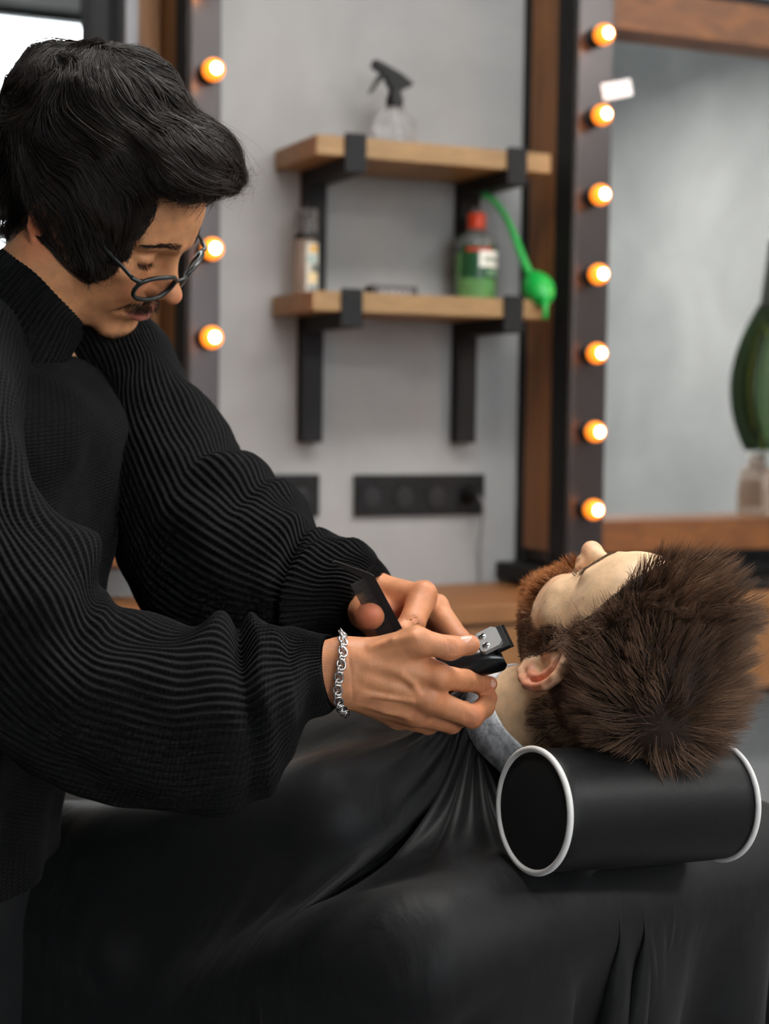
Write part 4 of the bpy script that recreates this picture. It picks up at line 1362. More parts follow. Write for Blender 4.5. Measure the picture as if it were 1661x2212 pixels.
def f_near(t, ph, P_):
    o = wob(P_, 16, .006) + wob(P_, 38, .0028, 3.0)
    up = np.clip(np.cos(ph), 0, 1)
    cam_side = np.clip(-np.sin(ph) * 1.0, -1, 1)
    # deep crease behind the cuff balloon and creases at the elbow
    o = o - .011 * ridge(t - .345, .018) * (.35 + .65 * up) + .007 * ridge(t - .30, .02) + .006 * ridge(t - .40, .03) * up
    o = o - .012 * ridge(t - .665 - .03 * np.sin(ph), .022) * up + .010 * ridge(t - .72, .03) * up
    w = np.clip((t - .12) / .1, 0, 1) * np.clip((.95 - t) / .1, 0, 1)
    o = o + .0045 * w * np.sin(34 * t + 3.1 * np.sin(ph) + 2.0 * np.cos(2 * ph)) * (.4 + .6 * up)
    return o
FAR = st([(838, 1262, 1.655, 788, 1372, 1.640, .036), (826, 1225, 1.66, 768, 1392, 1.645, .046), (800, 1188, 1.665, 732, 1412, 1.65, .062), (766, 1172, 1.67, 684, 1424, 1.66, .074),
          (728, 1160, 1.68, 622, 1428, 1.67, .082), (690, 1118, 1.69, 556, 1424, 1.68, .086), (645, 1066, 1.70, 486, 1418, 1.69, .090), (580, 1010, 1.72, 400, 1398, 1.70, .092),
          (512, 952, 1.745, 322, 1330, 1.72, .094), (438, 862, 1.77, 252, 1190, 1.74, .096), (380, 780, 1.79, 190, 1010, 1.76, .096), (320, 700, 1.80, 120, 850, 1.76, .092), (240, 650, 1.80, 60, 760, 1.76, .08)])
def f_far(t, ph, P_):
    o = wob(P_, 16, .006, 8.0) + wob(P_, 36, .003, 5.0)
    up = np.clip(np.cos(ph), 0, 1)
    o = o - .014 * ridge(t - .355 - .05 * np.cos(ph), .020) + .006 * ridge(t - .30, .03)
    o = o - .012 * ridge(t - .555, .016) * up - .010 * ridge(t - .66, .016) * up + .007 * ridge(t - .61, .03) * up
    w = np.clip((t - .12) / .1, 0, 1) * np.clip((.95 - t) / .1, 0, 1)
    o = o + .0045 * w * np.sin(36 * t + 2.5 * np.sin(ph) + 1.5 * np.cos(2 * ph)) * (.35 + .65 * up)
    return o
# body, collar to hem: front (right) edge, back (left) edge
BODY = st([(140, 752, 1.72, -150, 725, 1.68, .085), (228, 800, 1.70, -230, 755, 1.67, .150), (272, 910, 1.68, -300, 760, 1.66, .200), (268, 1020, 1.68, -330, 940, 1.66, .205), (240, 1180, 1.68, -330, 1150, 1.66, .195),
           (196, 1400, 1.67, -330, 1400, 1.66, .185), (140, 1620, 1.67, -340, 1640, 1.66, .180), (104, 1790, 1.67, -345, 1810, 1.66, .178), (92, 1880, 1.67, -345, 1900, 1.66, .172)])
def f_body(t, ph, P_):
    o = wob(P_, 13, .008, 2.0) + wob(P_, 30, .003, 6.0)
    return o + .006 * np.sin(9 * ph + 4 * t) * np.clip(t * 3, 0, 1)
# roll collar round the neck
nk = [P(74, 640, 1.660), P(46, 676, 1.665), P(12, 722, 1.669), P(-30, 778, 1.675)]
na = nk[3] - nk[0]; na /= np.linalg.norm(na)
hx = RIGHT - na * (RIGHT @ na); hx /= np.linalg.norm(hx)
COLLAR = [(nk[0] + hx * .050 + na * .006, nk[0] - hx * .051 - na * .007, .054), (nk[0] + hx * .055 - na * .002, nk[0] - hx * .057 - na * .013, .059), (nk[0] + hx * .060 + na * .003, nk[0] - hx * .062 - na * .008, .064),
          (nk[1] + hx * .064, nk[1] - hx * .066, .069), (nk[2] + hx * .074, nk[2] - hx * .078, .080), (nk[3] + hx * .098, nk[3] - hx * .098, .105)]
def f_col(t, ph, P_): return wob(P_, 26, .004, 1.0)
sweater_parts = [sweep(NEAR, 190, 384, 72, f_near, 1), sweep(FAR, 180, 384, 72, f_far, 2), sweep(BODY, 150, 720, 170, f_body, 3, side=np.array([.12, 1.0, .10]))]
Vs, Qs, Us, n0 = [], [], [], 0
for V_, Q_, U_ in sweater_parts:
    Vs.append(V_); Qs.append(Q_ + n0); Us.append(U_); n0 += len(V_)
sweater = mesh_np('sweater', np.concatenate(Vs), np.concatenate(Qs), KNIT, barber, True, uv=np.concatenate(Us))
V_, Q_, U_ = sweep(COLLAR, 70, 300, 60, f_col, 4, rib_amp=.0005)
mesh_np('roll_collar', V_, Q_, KNIT, sweater, True, uv=U_)

# plain body under the clothes, so that neck and wrists lead into it
def barber_core(p):
    sh_n, sh_f = P(-70, 960, 1.55), P(210, 800, 1.76)
    base = P(-50, 830, 1.67)
    d = cap(p, base, P(-110, 1150, 1.66), .05, .10)
    d = smin(d, cap(p, P(-110, 1150, 1.66), P(-120, 1700, 1.66), .11, .10), .04)
    d = smin(d, cap(p, nk[2], base, .048, .05), .03)
    d = smin(d, cap(p, base, sh_n, .05, .04), .03); d = smin(d, cap(p, base, sh_f, .05, .04), .03)
    d = smin(d, cap(p, sh_n, P(40, 1440, 1.455), .04, .036), .02)
    d = smin(d, cap(p, P(40, 1440, 1.455), P(640, 1455, 1.460), .036, .022), .015)
    d = smin(d, cap(p, sh_f, P(470, 1180, 1.72), .048, .040), .03)
    d = smin(d, cap(p, P(470, 1180, 1.72), P(740, 1302, 1.68), .040, .022), .02)
    return d
Vk, Qk = iso_mesh(barber_core, P(-420, 1800, 1.40) + np.array([-.05, -.05, -.1]), P(800, 560, 1.95) + np.array([.05, .02, .05]), .010)
BARB_BODY.append((Vk, Qk, np.tile(np.asarray(srgb(205, 150, 112)), (len(Vk), 1))))
# legs and trousers below the sweater
TR = mat('black_trousers', srgb(16, 16, 17), 0.85)
tb = MB()
for k, (dx, dy) in enumerate(((0, -.10), (-.02, .10))):
    hip = P(-210, 1860, 1.66) + np.array([0, dy * 1.1, 0])
    foot = np.array([hip[0] - .02 + dx, hip[1] + dy * .4, .08])
    kn = (hip + foot) / 2 + np.array([.02, 0, 0])
    tb.tube(catmull([hip + np.array([0, 0, .12]), hip, kn, foot], 24), np.linspace(.125, .085, 24), 24)
tb.build('trousers', TR, barber, 'auto')
for k, dy in enumerate((-.14, .14)):
    hip = P(-210, 1860, 1.66) + np.array([0, dy, 0])
    MB().add(*box_arr(hip[0] - .12, hip[0] + .17, hip[1] - .05, hip[1] + .05, .0, .085, .03)).build('shoe', M['black_plastic'], barber, 'auto')
# ---------------------------------------------------------------- reclined customer, chair, headrest roll and cape
NB = nct - nax * .045                                          # base of the neck
TH = np.array([-.66, .75, 0]); TH /= np.linalg.norm(TH)        # towards the feet, level
LH = np.array([-TH[1], TH[0], 0])                              # customer's left
REC = math.radians(22)
Z3 = np.array([0, 0, 1.0])
TB = TH * math.cos(REC) - Z3 * math.sin(REC)                   # along the reclined trunk
FB = TH * math.sin(REC) + Z3 * math.cos(REC)                   # out of the chest
def B(t, l, f): return NB + t * TB + l * LH + f * FB
TRUNK = np.stack([LH, TB, FB], 1)
def trunk_sdf(p):
    q = (p - NB) @ TRUNK                                       # left, down the trunk, front
    a = np.stack([np.abs(q[:, 0]), q[:, 1], q[:, 2]], -1)
    d = ell(a, (0, .245, -.022), (.172, .24, .115))
    d = smin(d, ell(a, (0, .46, -.012), (.165, .20, .118)), .05)
    d = smin(d, cap(a, (.05, .035, -.055), (.165, .09, -.050), .044, .058), .05)
    d = smin(d, cap(a, (0, -.02, -.010), (0, .09, -.04), .050, .06), .04)
    for s in (-1, 1):                                          # arms lie on the armrests
        sh = NB + TB * .09 + LH * .18 * s - FB * .05
        el = NB + TH * .30 + LH * .265 * s - Z3 * .150
        wr = NB + TH * .46 + LH * .270 * s - Z3 * .160
        d = smin(d, cap(p, sh, el, .058, .048), .03)
        d = smin(d, cap(p, el, wr, .047, .036), .03)
    return d
def legs_sdf(p):
    hip = B(.58, 0, .0)
    d = None
    for s in (-1, 1):
        h0 = hip + LH * .10 * s
        k = h0 + TH * .44 + Z3 * .03 + LH * .02 * s
        ft = k + TH * .36 - Z3 * .22
        e = smin(cap(p, h0, k, .085, .062), cap(p, k, ft, .060, .045), .03)
        d = e if d is None else smin(d, e, .03)
    return d
CHM = basis(B(.20, 0, -.190), LH, TB, FB)
ARM = []
for s in (-1, 1):
    c = NB + TH * .44 + LH * .285 * s
    c[2] = NB[2] - .240
    ARM.append(basis(c, LH, TH, Z3))
ROLL0, ROLL1, ROLLR = P(1154, 1751, 1.455), P(1550, 1731, 1.565), .0555
def chair_sdf(p):
    d = rbox(p, CHM, (.310, .335, .060), .058)
    for A in ARM:
        d = np.minimum(d, rbox(p, A, (.060, .23, .040), .038))
    return d
def collider(p):
    d = np.minimum(trunk_sdf(p), legs_sdf(p))
    d = np.minimum(d, chair_sdf(p))
    ax = ROLL1 - ROLL0
    L = np.linalg.norm(ax); ax = ax / L
    q = p - ROLL0
    h = q @ ax
    rr = np.linalg.norm(q - h[:, None] * ax, axis=1)
    dc = np.maximum(rr - ROLLR, np.maximum(-h, h - L))
    return np.minimum(d, dc)

# --- cape: small position-based cloth solve of a flat cape with a neck hole, resting on body and chair
NT, NR = 176, 52
th = np.linspace(-math.pi * .985, math.pi * .985, NT)          # 0 = towards the feet, +-pi = nape (the opening)
rr_ = .072 + (np.linspace(0, 1, NR) ** 1.12) * .88
grow_ = 1 + .42 * np.clip(np.cos(th), 0, 1)                    # longer towards the feet
RR = .072 + (rr_[None] - .072) * grow_[:, None]
ful = th * (1 + .30 * np.clip((np.abs(th) - 1.7) / 1.4, 0, 1))   # extra fullness gathered at the nape
rest = np.stack([np.cos(ful)[:, None] * RR, np.sin(ful)[:, None] * RR, np.zeros((NT, NR))], -1)
ringc = nct - nax * .018
e1 = FB - nax * (FB @ nax); e1 /= np.linalg.norm(e1)           # front of the throat
e2 = LH - nax * (LH @ nax) - e1 * (LH @ e1); e2 /= np.linalg.norm(e2)
X = np.zeros((NT, NR, 3))
for i, a in enumerate(th):
    c0 = ringc + (math.cos(a) * e1 * 1.0 + math.sin(a) * e2) * .064
    dirh = math.cos(a) * TH + math.sin(a) * LH
    slope = np.interp(abs(a), [0, 1.2, 1.9, 2.5, math.pi], [-.12, -.15, .1, .9, 1.45])
    for j in range(NR):
        r = RR[i, j] - .072
        lift = .11 * (1 - math.exp(-r / .05)) * np.clip((2.6 - abs(a)) / .5, 0, 1)
        X[i, j] = c0 + dirh * r * math.cos(slope) + Z3 * (-r * math.sin(slope) + lift)
X += .004 * np.random.RandomState(9).randn(NT, NR, 3) * (np.arange(NR) > 0)[None, :, None]
X += (.010 * np.sin(17 * th) * np.clip((np.abs(th) - 1.8) / .6, 0, 1))[:, None, None] * np.linspace(0, 1, NR)[None, :, None] * (-TH)
pin = np.zeros((NT, NR), bool); pin[:, 0] = True
wgt = (~pin).astype(float)
cons = []
def add_c(di, dj, stiff):
    I, Jj = np.meshgrid(np.arange(NT), np.arange(NR), indexing='ij')
    ok = (I + di < NT) & (Jj + dj < NR) & (Jj + dj >= 0)
    I, Jj = I[ok], Jj[ok]
    a = I * NR + Jj; b = (I + di) * NR + Jj + dj
    key = (I // di if di else Jj // abs(dj)) % 2
    for k in (0, 1):
        m_ = key == k
        A_, B_ = a[m_], b[m_]
        L_ = np.linalg.norm(rest.reshape(-1, 3)[A_] - rest.reshape(-1, 3)[B_], axis=1)
        cons.append((A_, B_, L_, stiff))
add_c(1, 0, 1.0); add_c(0, 1, 1.0); add_c(1, 1, .5); add_c(1, -1, .5); add_c(2, 0, .12); add_c(0, 2, .12)
x = X.reshape(-1, 3).copy(); prev = x.copy(); wv = wgt.ravel()
free = np.nonzero(wv > 0)[0]
def push_out(x, prev):
    d_ = collider(x[free]) - .006
    hit = d_ < 0
    if hit.any():
        k_ = free[hit]
        g_ = grad(collider, x[k_], .004)
        x[k_] -= g_ * d_[hit][:, None]
        prev[k_] = prev[k_] * .12 + x[k_] * .88          # friction
anchor = np.repeat(x.reshape(NT, NR, 3)[:, 0], NR, axis=0)
tether = (RR - .072).reshape(-1) * 1.03
for step in range(84):
    v = (x - prev) * .95
    prev = x.copy()
    x = x + v + np.array([0, 0, -9.8]) * (1 / 60) ** 2 * .9 * wv[:, None]
    for it in range(8):
        for A_, B_, L_, sf in cons:
            d_ = x[B_] - x[A_]
            l_ = np.linalg.norm(d_, axis=1) + 1e-9
            w_ = wv[A_] + wv[B_]
            cr = (sf * (l_ - L_) / l_ / np.maximum(w_, 1e-9))[:, None] * d_
            x[A_] += cr * wv[A_][:, None]
            x[B_] -= cr * wv[B_][:, None]
        if it == 3:
            av = x - anchor                               # the cloth cannot stretch away from the neck
            al_ = np.linalg.norm(av, axis=1) + 1e-9
            x = anchor + av * np.minimum(1, np.maximum(tether, 1e-6) / al_)[:, None]
            push_out(x, prev)
    mv = x - prev
    ml_ = np.linalg.norm(mv, axis=1)
    x = prev + mv * np.minimum(1, .016 / (ml_ + 1e-9))[:, None]
    push_out(x, prev)
Xc = x.reshape(NT, NR, 3)
idx = np.arange(NT * NR).reshape(NT, NR)
Qp = np.stack([idx[:-1, :-1], idx[1:, :-1], idx[1:, 1:], idx[:-1, 1:]], -1).reshape(-1, 4)
CAPE = mat('black_nylon_cape', srgb(13, 13, 14), 0.6)
tc = nd(CAPE, 'ShaderNodeTexCoord')
nz = nd(CAPE, 'ShaderNodeTexNoise'); nz.inputs['Scale'].default_value = 9; nz.inputs['Detail'].default_value = 6; nz.inputs['Distortion'].default_value = 1.2
mpn = nd(CAPE, 'ShaderNodeMapping'); mpn.inputs['Scale'].default_value = (1.0, 1.0, .45)
lk(CAPE, tc.outputs['Object'], mpn.inputs[0]); lk(CAPE, mpn.outputs[0], nz.inputs['Vector'])
bump_from(CAPE, nz.outputs['Fac'], .35, .012)
bsdf(CAPE).inputs['Specular IOR Level'].default_value = .24
bsdf(CAPE).inputs['Sheen Weight'].default_value = .06
cape = mesh_np('cape', x, Qp, CAPE, None, True)
tag(cape, 'black nylon barber cape spread over the lying customer and the chair', 'cape')
sd = cape.modifiers.new('smooth', 'SUBSURF'); sd.levels = 2; sd.render_levels = 2
so = cape.modifiers.new('cloth_thickness', 'SOLIDIFY'); so.thickness = .0012; so.offset = 0

# --- grey neck strip between neck and cape
STRIP = mat('grey_paper_strip', rough=.95)
noise_color(STRIP, srgb(138, 142, 147), srgb(232, 233, 235), 90, 10, lo=.36, hi=.58, rough=.75)
nzb = nd(STRIP, 'ShaderNodeTexNoise'); nzb.inputs['Scale'].default_value = 600
tcs = nd(STRIP, 'ShaderNodeTexCoord'); lk(STRIP, tcs.outputs['Object'], nzb.inputs['Vector'])
bump_from(STRIP, nzb.outputs['Fac'], .4, .001)
sp = []
prof = [(.0555, .016), (.0550, .0195), (.0572, .0218), (.0600, .0205), (.0630, .012), (.0660, .000), (.0690, -.018), (.0670, -.019), (.0630, -.004), (.0585, .009)]
NS = 96
for k in range(NS):
    a = 2 * math.pi * k / NS
    dr = math.cos(a) * e1 + math.sin(a) * e2
    for (r, z) in prof:
        wv_ = 1 + .012 * math.sin(5 * a + 1) + .008 * math.sin(11 * a)
        sp.append(nct + dr * r * wv_ * (.97 - .06 * math.cos(a)) + nax * (z - .010 * math.cos(a)))
npf = len(prof)
Qs_ = np.array([[k * npf + i, ((k + 1) % NS) * npf + i, ((k + 1) % NS) * npf + (i + 1) % npf, k * npf + (i + 1) % npf] for k in range(NS) for i in range(npf)])
ns = mesh_np('neck_strip', np.array(sp), Qs_, STRIP, None, True)
tag(ns, 'speckled grey strip folded round the customer\'s neck above the cape', 'neck strip')

# --- the roll under the head
LEATHER = mat('black_leather', srgb(11, 11, 12), .5, Specular_IOR_Level=.28)
tcl = nd(LEATHER, 'ShaderNodeTexCoord')
vz = nd(LEATHER, 'ShaderNodeTexVoronoi'); vz.inputs['Scale'].default_value = 420
lk(LEATHER, tcl.outputs['Object'], vz.inputs['Vector'])
nl = nd(LEATHER, 'ShaderNodeTexNoise'); nl.inputs['Scale'].default_value = 40; nl.inputs['Detail'].default_value = 5
lk(LEATHER, tcl.outputs['Object'], nl.inputs['Vector'])
adl = nd(LEATHER, 'ShaderNodeMath', operation='MULTIPLY_ADD'); adl.inputs[1].default_value = 3.0
lk(LEATHER, nl.outputs['Fac'], adl.inputs[0]); lk(LEATHER, vz.outputs['Distance'], adl.inputs[2])
bump_from(LEATHER, adl.outputs[0], .12, .0008)
CAPM = mat('black_cloth_end', srgb(11, 11, 12), .85)
PIPING = mat('white_piping', srgb(222, 220, 216), .45)
roll = empty('headrest_roll', (ROLL0 + ROLL1) / 2)
tag(roll, 'black leather headrest roll with white piping under the customer\'s head', 'headrest')
ax = ROLL1 - ROLL0; RL = np.linalg.norm(ax); ax = ax / RL
ay = np.cross(Z3, ax); ay /= np.linalg.norm(ay); az = np.cross(ax, ay)
RM = basis(ROLL0, ay, az, ax)
prof = [(ROLLR - .0015, .0015)] + [(ROLLR + .0008 * math.sin(math.pi * t) - .0010 * (abs(2 * t - 1) ** 8), RL * t) for t in np.linspace(.012, .988, 26)] + [(ROLLR - .0015, RL - .0015)]
MB(RM).lathe(prof, 72, cap=False).build('cover', LEATHER, roll, 'auto')
for z, sg in ((.0, -1), (RL, 1)):
    pr = [(ROLLR - .001, z + sg * .0005), (ROLLR * .8, z + sg * .0022), (ROLLR * .4, z + sg * .0030), (.0001, z + sg * .0032)]
    MB(RM).lathe(pr, 72, cap=False).build('end_cap', CAPM, roll, 'auto')
    mb = MB(RM)
    mb.tube([(math.cos(a) * ROLLR * (1.0), math.sin(a) * ROLLR, z + sg * .0008) for a in np.linspace(0, 2 * math.pi, 96, endpoint=False)], .0030, 12, True)
    mb.build('piping', PIPING, roll, True)

# --- chair under the cape
VINYL = mat('black_chair_vinyl', srgb(24, 24, 25), .5)
ch = empty('barber_chair', np.array([B(.7, 0, 0)[0], B(.7, 0, 0)[1], 0]))
tag(ch, 'reclined barber chair hidden under the black cape', 'chair')
def rb(name, M_, half, r, material, parent=None):
    V_, F_ = box_arr(-half[0], half[0], -half[1], half[1], -half[2], half[2], r)
    return MB(M_).add(V_, F_).build(name, material, parent or ch, 'auto')
rb('backrest', CHM, (.28, .305, .040), .03, VINYL)
seatc = B(.66, 0, -.14) + TH * .16; seatc[2] = B(.6, 0, -.14)[2] - .03
rb('seat', basis(seatc, LH, TH, Z3), (.24, .25, .06), .03, VINYL)
for A in ARM:
    ob = rb('armrest', A, (.045, .21, .030), .022, VINYL)
    A2 = A.copy(); A2[:3, 3] -= Z3 * .15
    rb('armrest_support', A2, (.012, .03, .115), .006, M['chrome'], ob)
base = np.eye(4); base[:3, 3] = (seatc[0], seatc[1], 0)
MB(base).lathe([(.30, 0), (.30, .02), (.26, .045), (.06, .07), (.06, seatc[2] - .062)], 40).build('pedestal', M['chrome'], ch, 'auto')
pt = B(-.03, 0, -.13)
mid = (ROLL0 + ROLL1) / 2 - Z3 * (ROLLR + .004)
for s in (-.03, .03):
    MB().tube([B(.02, s, -.165), mid + LH * s * 1.0 + TH * .02, mid + LH * s + Z3 * .02], .006, 10).build('headrest_post', M['chrome'], ch, 'auto')

# customer's body under the cape, joined with the head
def cust_core(p): return np.minimum(trunk_sdf(p) + .010, legs_sdf(p) + .010)
lo = np.minimum(NB + np.array([-.95, -.25, -.55]), NB); hi = NB + np.array([.32, 1.15, .25])
Vk, Qk = iso_mesh(cust_core, lo, hi, .011)
CUST_BODY.append((Vk, Qk, np.tile(np.asarray(srgb(226, 186, 150)), (len(Vk), 1))))
# ---------------------------------------------------------------- things in the hands, on the face and wrist
# comb: flat black, teeth on the left edge, seen flat
C0, C1 = P(866, 1352, 1.572), P(806, 1240, 1.556)
cx_ = (C1 - C0); CLEN = np.linalg.norm(cx_); cx_ /= CLEN
wdir = P(760, 1262, 1.556) - P(806, 1240, 1.556)
cy_ = wdir - cx_ * (wdir @ cx_); cy_ /= np.linalg.norm(cy_)
cz_ = np.cross(cx_, cy_)
CM = basis(C0, cx_, cz_, cy_)                                  # x along the spine, z towards the teeth
comb = empty('comb', C0); tag(comb, 'black barber comb held upright between thumb and finger', 'comb')
sw = .0085
mb = MB(CM)
x0 = -.045
mb.prism([(x0, 0), (CLEN - .002, 0), (CLEN + .003, .003), (CLEN + .030, .0265), (CLEN + .0295, .0295), (CLEN + .0235, .0265), (CLEN - .001, sw), (x0, sw)], -.0016, .0016)
mb.build('spine', M['black_plastic'], comb)
TOOTH = mat('matt_black_plastic', srgb(12, 12, 12), .6)
nt = 64
for k in range(nt):
    xx = x0 + .002 + (CLEN - x0 - .001) * k / nt
    ln = .0245
    MB(CM).prism([(xx, sw - .001), (xx + .00125, sw - .001), (xx + .0011, ln), (xx + .0004, ln)], -.0010, .0010).build('tooth', TOOTH, comb)

# clipper
K0, K1 = P(975, 1446, 1.524), P(1078, 1396, 1.522)
kx = K1 - K0; KL = np.linalg.norm(kx); kx /= KL
kz = UPV * .85 + TOCAM * .55; kz = kz - kx * (kz @ kx); kz /= np.linalg.norm(kz)
ky = np.cross(kz, kx)
KM = basis(K0, kx, ky, kz)
clip = empty('hair_clipper', K0); tag(clip, 'black hair clipper with silver blade plate at the customer\'s jaw', 'clipper')
prof = [(-.055, .011, .012, -.004), (-.048, .016, .015, -.004), (-.02, .0185, .0165, -.002), (.015, .0175, .0150, .000), (.034, .0180, .0150, -.003), (.044, .0185, .0135, -.006), (.0495, .0180, .0090, -.006)]
pr = catmull(prof, 40)
V_, F_ = [], []
sg = 28
for q in pr:
    for k in range(sg):
        a = 2 * math.pi * k / sg
        c_, s_ = math.cos(a), math.sin(a)
        e = 3.2
        V_.append((q[0], q[1] * math.copysign(abs(c_) ** (2 / e), c_), q[3] + q[2] * math.copysign(abs(s_) ** (2 / e), s_)))
for i in range(len(pr) - 1):
    for k in range(sg):
        F_.append([i * sg + k, i * sg + (k + 1) % sg, (i + 1) * sg + (k + 1) % sg, (i + 1) * sg + k])
F_.append(list(range(sg))[::-1]); F_.append([(len(pr) - 1) * sg + k for k in range(sg)])
GLOSS = mat('glossy_black_plastic', srgb(14, 14, 15), .22)
MB(KM).add(V_, F_).build('body', GLOSS, clip, 'auto')
MB(KM).box(.012, .0125, -.006, .004, .0150, .0156).box(.008, .0085, -.006, .004, .0150, .0156).build('grip_mark', M['silver'], clip)
Bm = KM.copy(); Bm = Bm @ basis((.044, 0, .0102), (1, 0, 0), (0, 1, 0), (0, 0, 1))
STEEL = mat('brushed_steel', (.62, .62, .61), .38, .9)
bo = [(-.0105, -.0115), (-.0075, -.0145), (.0075, -.0145), (.0115, -.010), (.0115, .010), (.0075, .0145), (-.0075, .0145), (-.0105, .0115)]
b2 = MB(Bm @ basis((0, 0, 0), (1, 0, 0), (0, 0, 1), (0, 1, 0)))
b2.prism([(a, b) for a, b in bo], .0, .0042)
plate = b2.build('blade_plate', STEEL, clip)
for yy in (-.007, .007):
    sc = MB(Bm @ basis((-.004, yy, .0042), (1, 0, 0), (0, 1, 0), (0, 0, 1)))
    sc.lathe([(.0036, 0), (.0036, .0008), (.0028, .0014)], 20).build('screw', M['chrome'], plate, 'auto')
    MB(Bm @ basis((-.004, yy, .0042), (1, 0, 0), (0, 1, 0), (0, 0, 1))).box(-.0022, .0022, -.0004, .0004, .0013, .0016).box(-.0004, .0004, -.0022, .0022, .0013, .0016).build('screw_slot', M['black_plastic'], plate)
MB(Bm).box(.004, .0165, -.016, .016, -.0045, -.0003, .0006).build('blade', M['black_metal'], clip)
for k in range(17):
    yy = -.016 + .002 * k
    MB(Bm).box(.0165, .0195, yy - .0006, yy + .0006, -.0040, -.0022).build('blade_tooth', M['black_metal'], clip)

# bracelet: curb chain round the near wrist
br = empty('bracelet', P(746, 1455, 1.46)); tag(br, 'silver curb chain bracelet on the barber\'s near wrist', 'bracelet')
b_c = P(744, 1455, 1.462)
bu = P(741, 1378, 1.462) - P(748, 1532, 1.462); bu /= np.linalg.norm(bu)
bn = np.cross(bu, FWD); bn /= np.linalg.norm(bn)
bd = np.cross(bn, bu)
an = np.linspace(0, 2 * math.pi, 400, endpoint=False)
dirs = np.cos(an)[:, None] * bu + np.sin(an)[:, None] * bd
q0 = b_c + bu * .001
lo_, hi_ = np.zeros(400), np.full(400, .06)
for _ in range(24):
    md = (lo_ + hi_) / 2
    ins = near_hand(q0 + dirs * md[:, None]) < .0030
    lo_ = np.where(ins, md, lo_); hi_ = np.where(ins, hi_, md)
loop = q0 + dirs * hi_[:, None] + bn * (.0030 * np.sin(2 * an) - .004 * np.sin(an))[:, None]
seg = np.linalg.norm(np.roll(loop, -1, 0) - loop, axis=1); cum = np.concatenate([[0], np.cumsum(seg)])
tot = cum[-1]
nl_ = int(tot / .0058)
lv, lf = tube_arr([(math.cos(a) * .0050, math.sin(a) * .0040, 0) for a in np.linspace(0, 2 * math.pi, 16, endpoint=False)], .00105, 6, True)
lme = None
for k in range(nl_):
    s_ = tot * k / nl_
    i = int(np.searchsorted(cum, s_, side='right') - 1) % len(loop)
    q = loop[i]; t_ = loop[(i + 3) % len(loop)] - loop[i - 3]; t_ /= np.linalg.norm(t_)
    out = q - b_c; out = out - t_ * (out @ t_); out /= np.linalg.norm(out)
    sd_ = np.cross(out, t_)
    tw = .55 if k % 2 else 1.15
    m_ = basis(q, t_, math.cos(tw) * sd_ + math.sin(tw) * out, -math.sin(tw) * sd_ + math.cos(tw) * out)
    m_ = m_ @ basis((0, 0, 0), (math.cos(.45), math.sin(.45), 0), (-math.sin(.45), math.cos(.45), 0), (0, 0, 1))
    if lme is None:
        o = mesh_np('link', np.asarray(lv), lf, M['silver'], br, True); lme = o.data
    else:
        o = bpy.data.objects.new('link', lme); COL.objects.link(o); set_parent(o, br)
    o.matrix_basis = Matrix(m_.tolist()) if False else Matrix([list(map(float, row)) for row in m_])
cl = P(742, 1402, 1.4405)
mb = MB(); mb.tube([loop[8] + TOCAM * .002, loop[14] + TOCAM * .0028, loop[20] + TOCAM * .002], [.0018, .0030, .0016], 10); mb.build('clasp', M['silver'], br, True)

# glasses (local frame of the barber's head)
gl = empty('eyeglasses', to_world(BH, np.array([[0, .10, .01]]))[0]); tag(gl, 'thin dark round-rimmed glasses low on the barber\'s nose', 'glasses')
FRAME = mat('dark_green_grey_acetate', srgb(40, 46, 45), .3)
LENS = mat('lens_glass', (1, 1, 1), .0, 0, Transmission_Weight=1.0, IOR=1.012)
GM = BH @ basis((0, .1120, -.0010), (1, 0, 0), (0, math.cos(.10), -math.sin(.10)), (0, math.sin(.10), math.cos(.10)))
def rim_pts(s, n=56):
    out = []
    for a in np.linspace(0, 2 * math.pi, n, endpoint=False):
        e = 2.5
        c_, s_ = math.cos(a), math.sin(a)
        x_ = .0260 * math.copysign(abs(c_) ** (2 / e), c_); z_ = .0165 * math.copysign(abs(s_) ** (2 / e), s_)
        X_ = s * (.0372 + x_)
        out.append((X_, -.20 * (abs(X_) / .1) ** 2 * .1 * 2, z_))
    return out
for s in (-1, 1):
    mb = MB(GM); mb.tube(rim_pts(s), .0024, 8, True, 1.0); rim = mb.build('rim', FRAME, gl, True)
    rp = np.array(rim_pts(s)); cen = rp.mean(0)
    mb = MB(GM)
    V_ = [tuple(cen + np.array([0, .0006, 0]))] + [tuple(q + np.array([0, .0006, 0])) for q in rp * .97 + cen * .03]
    n_ = len(rp)
    V2 = V_ + [(a, b - .0014, c) for a, b, c in V_]
    F2 = [[0, 1 + k, 1 + (k + 1) % n_] for k in range(n_)] + [[n_ + 1, n_ + 2 + (k + 1) % n_, n_ + 2 + k] for k in range(n_)] + [[1 + k, n_ + 2 + k, n_ + 2 + (k + 1) % n_, 1 + (k + 1) % n_] for k in range(n_)]
    mb.add(V2, F2); mb.build('lens', LENS, rim, True)
    hx_ = s * .0670
    mb = MB(GM); mb.tube(catmull([(s * .0620, -.0155, .0105), (hx_ + s * .002, -.0165, .0115), (hx_ + s * .006, -.024, .0120)], 8), .0024, 8); hinge = mb.build('hinge', FRAME, gl, True)
    ear = np.array([s * .0805, -.004, .030])
    e_l = np.linalg.inv(GM) @ BH @ np.append(ear, 1)
    e_d = np.linalg.inv(GM) @ BH @ np.append(np.array([s * .079, -.022, .010]), 1)
    mb = MB(GM); mb.tube(catmull([(hx_ + s * .006, -.024, .0120), (hx_ + s * .010, -.05, .016), tuple(e_l[:3]), tuple(e_d[:3])], 24), .0022, 8, False, .6); mb.build('temple', FRAME, gl, True)
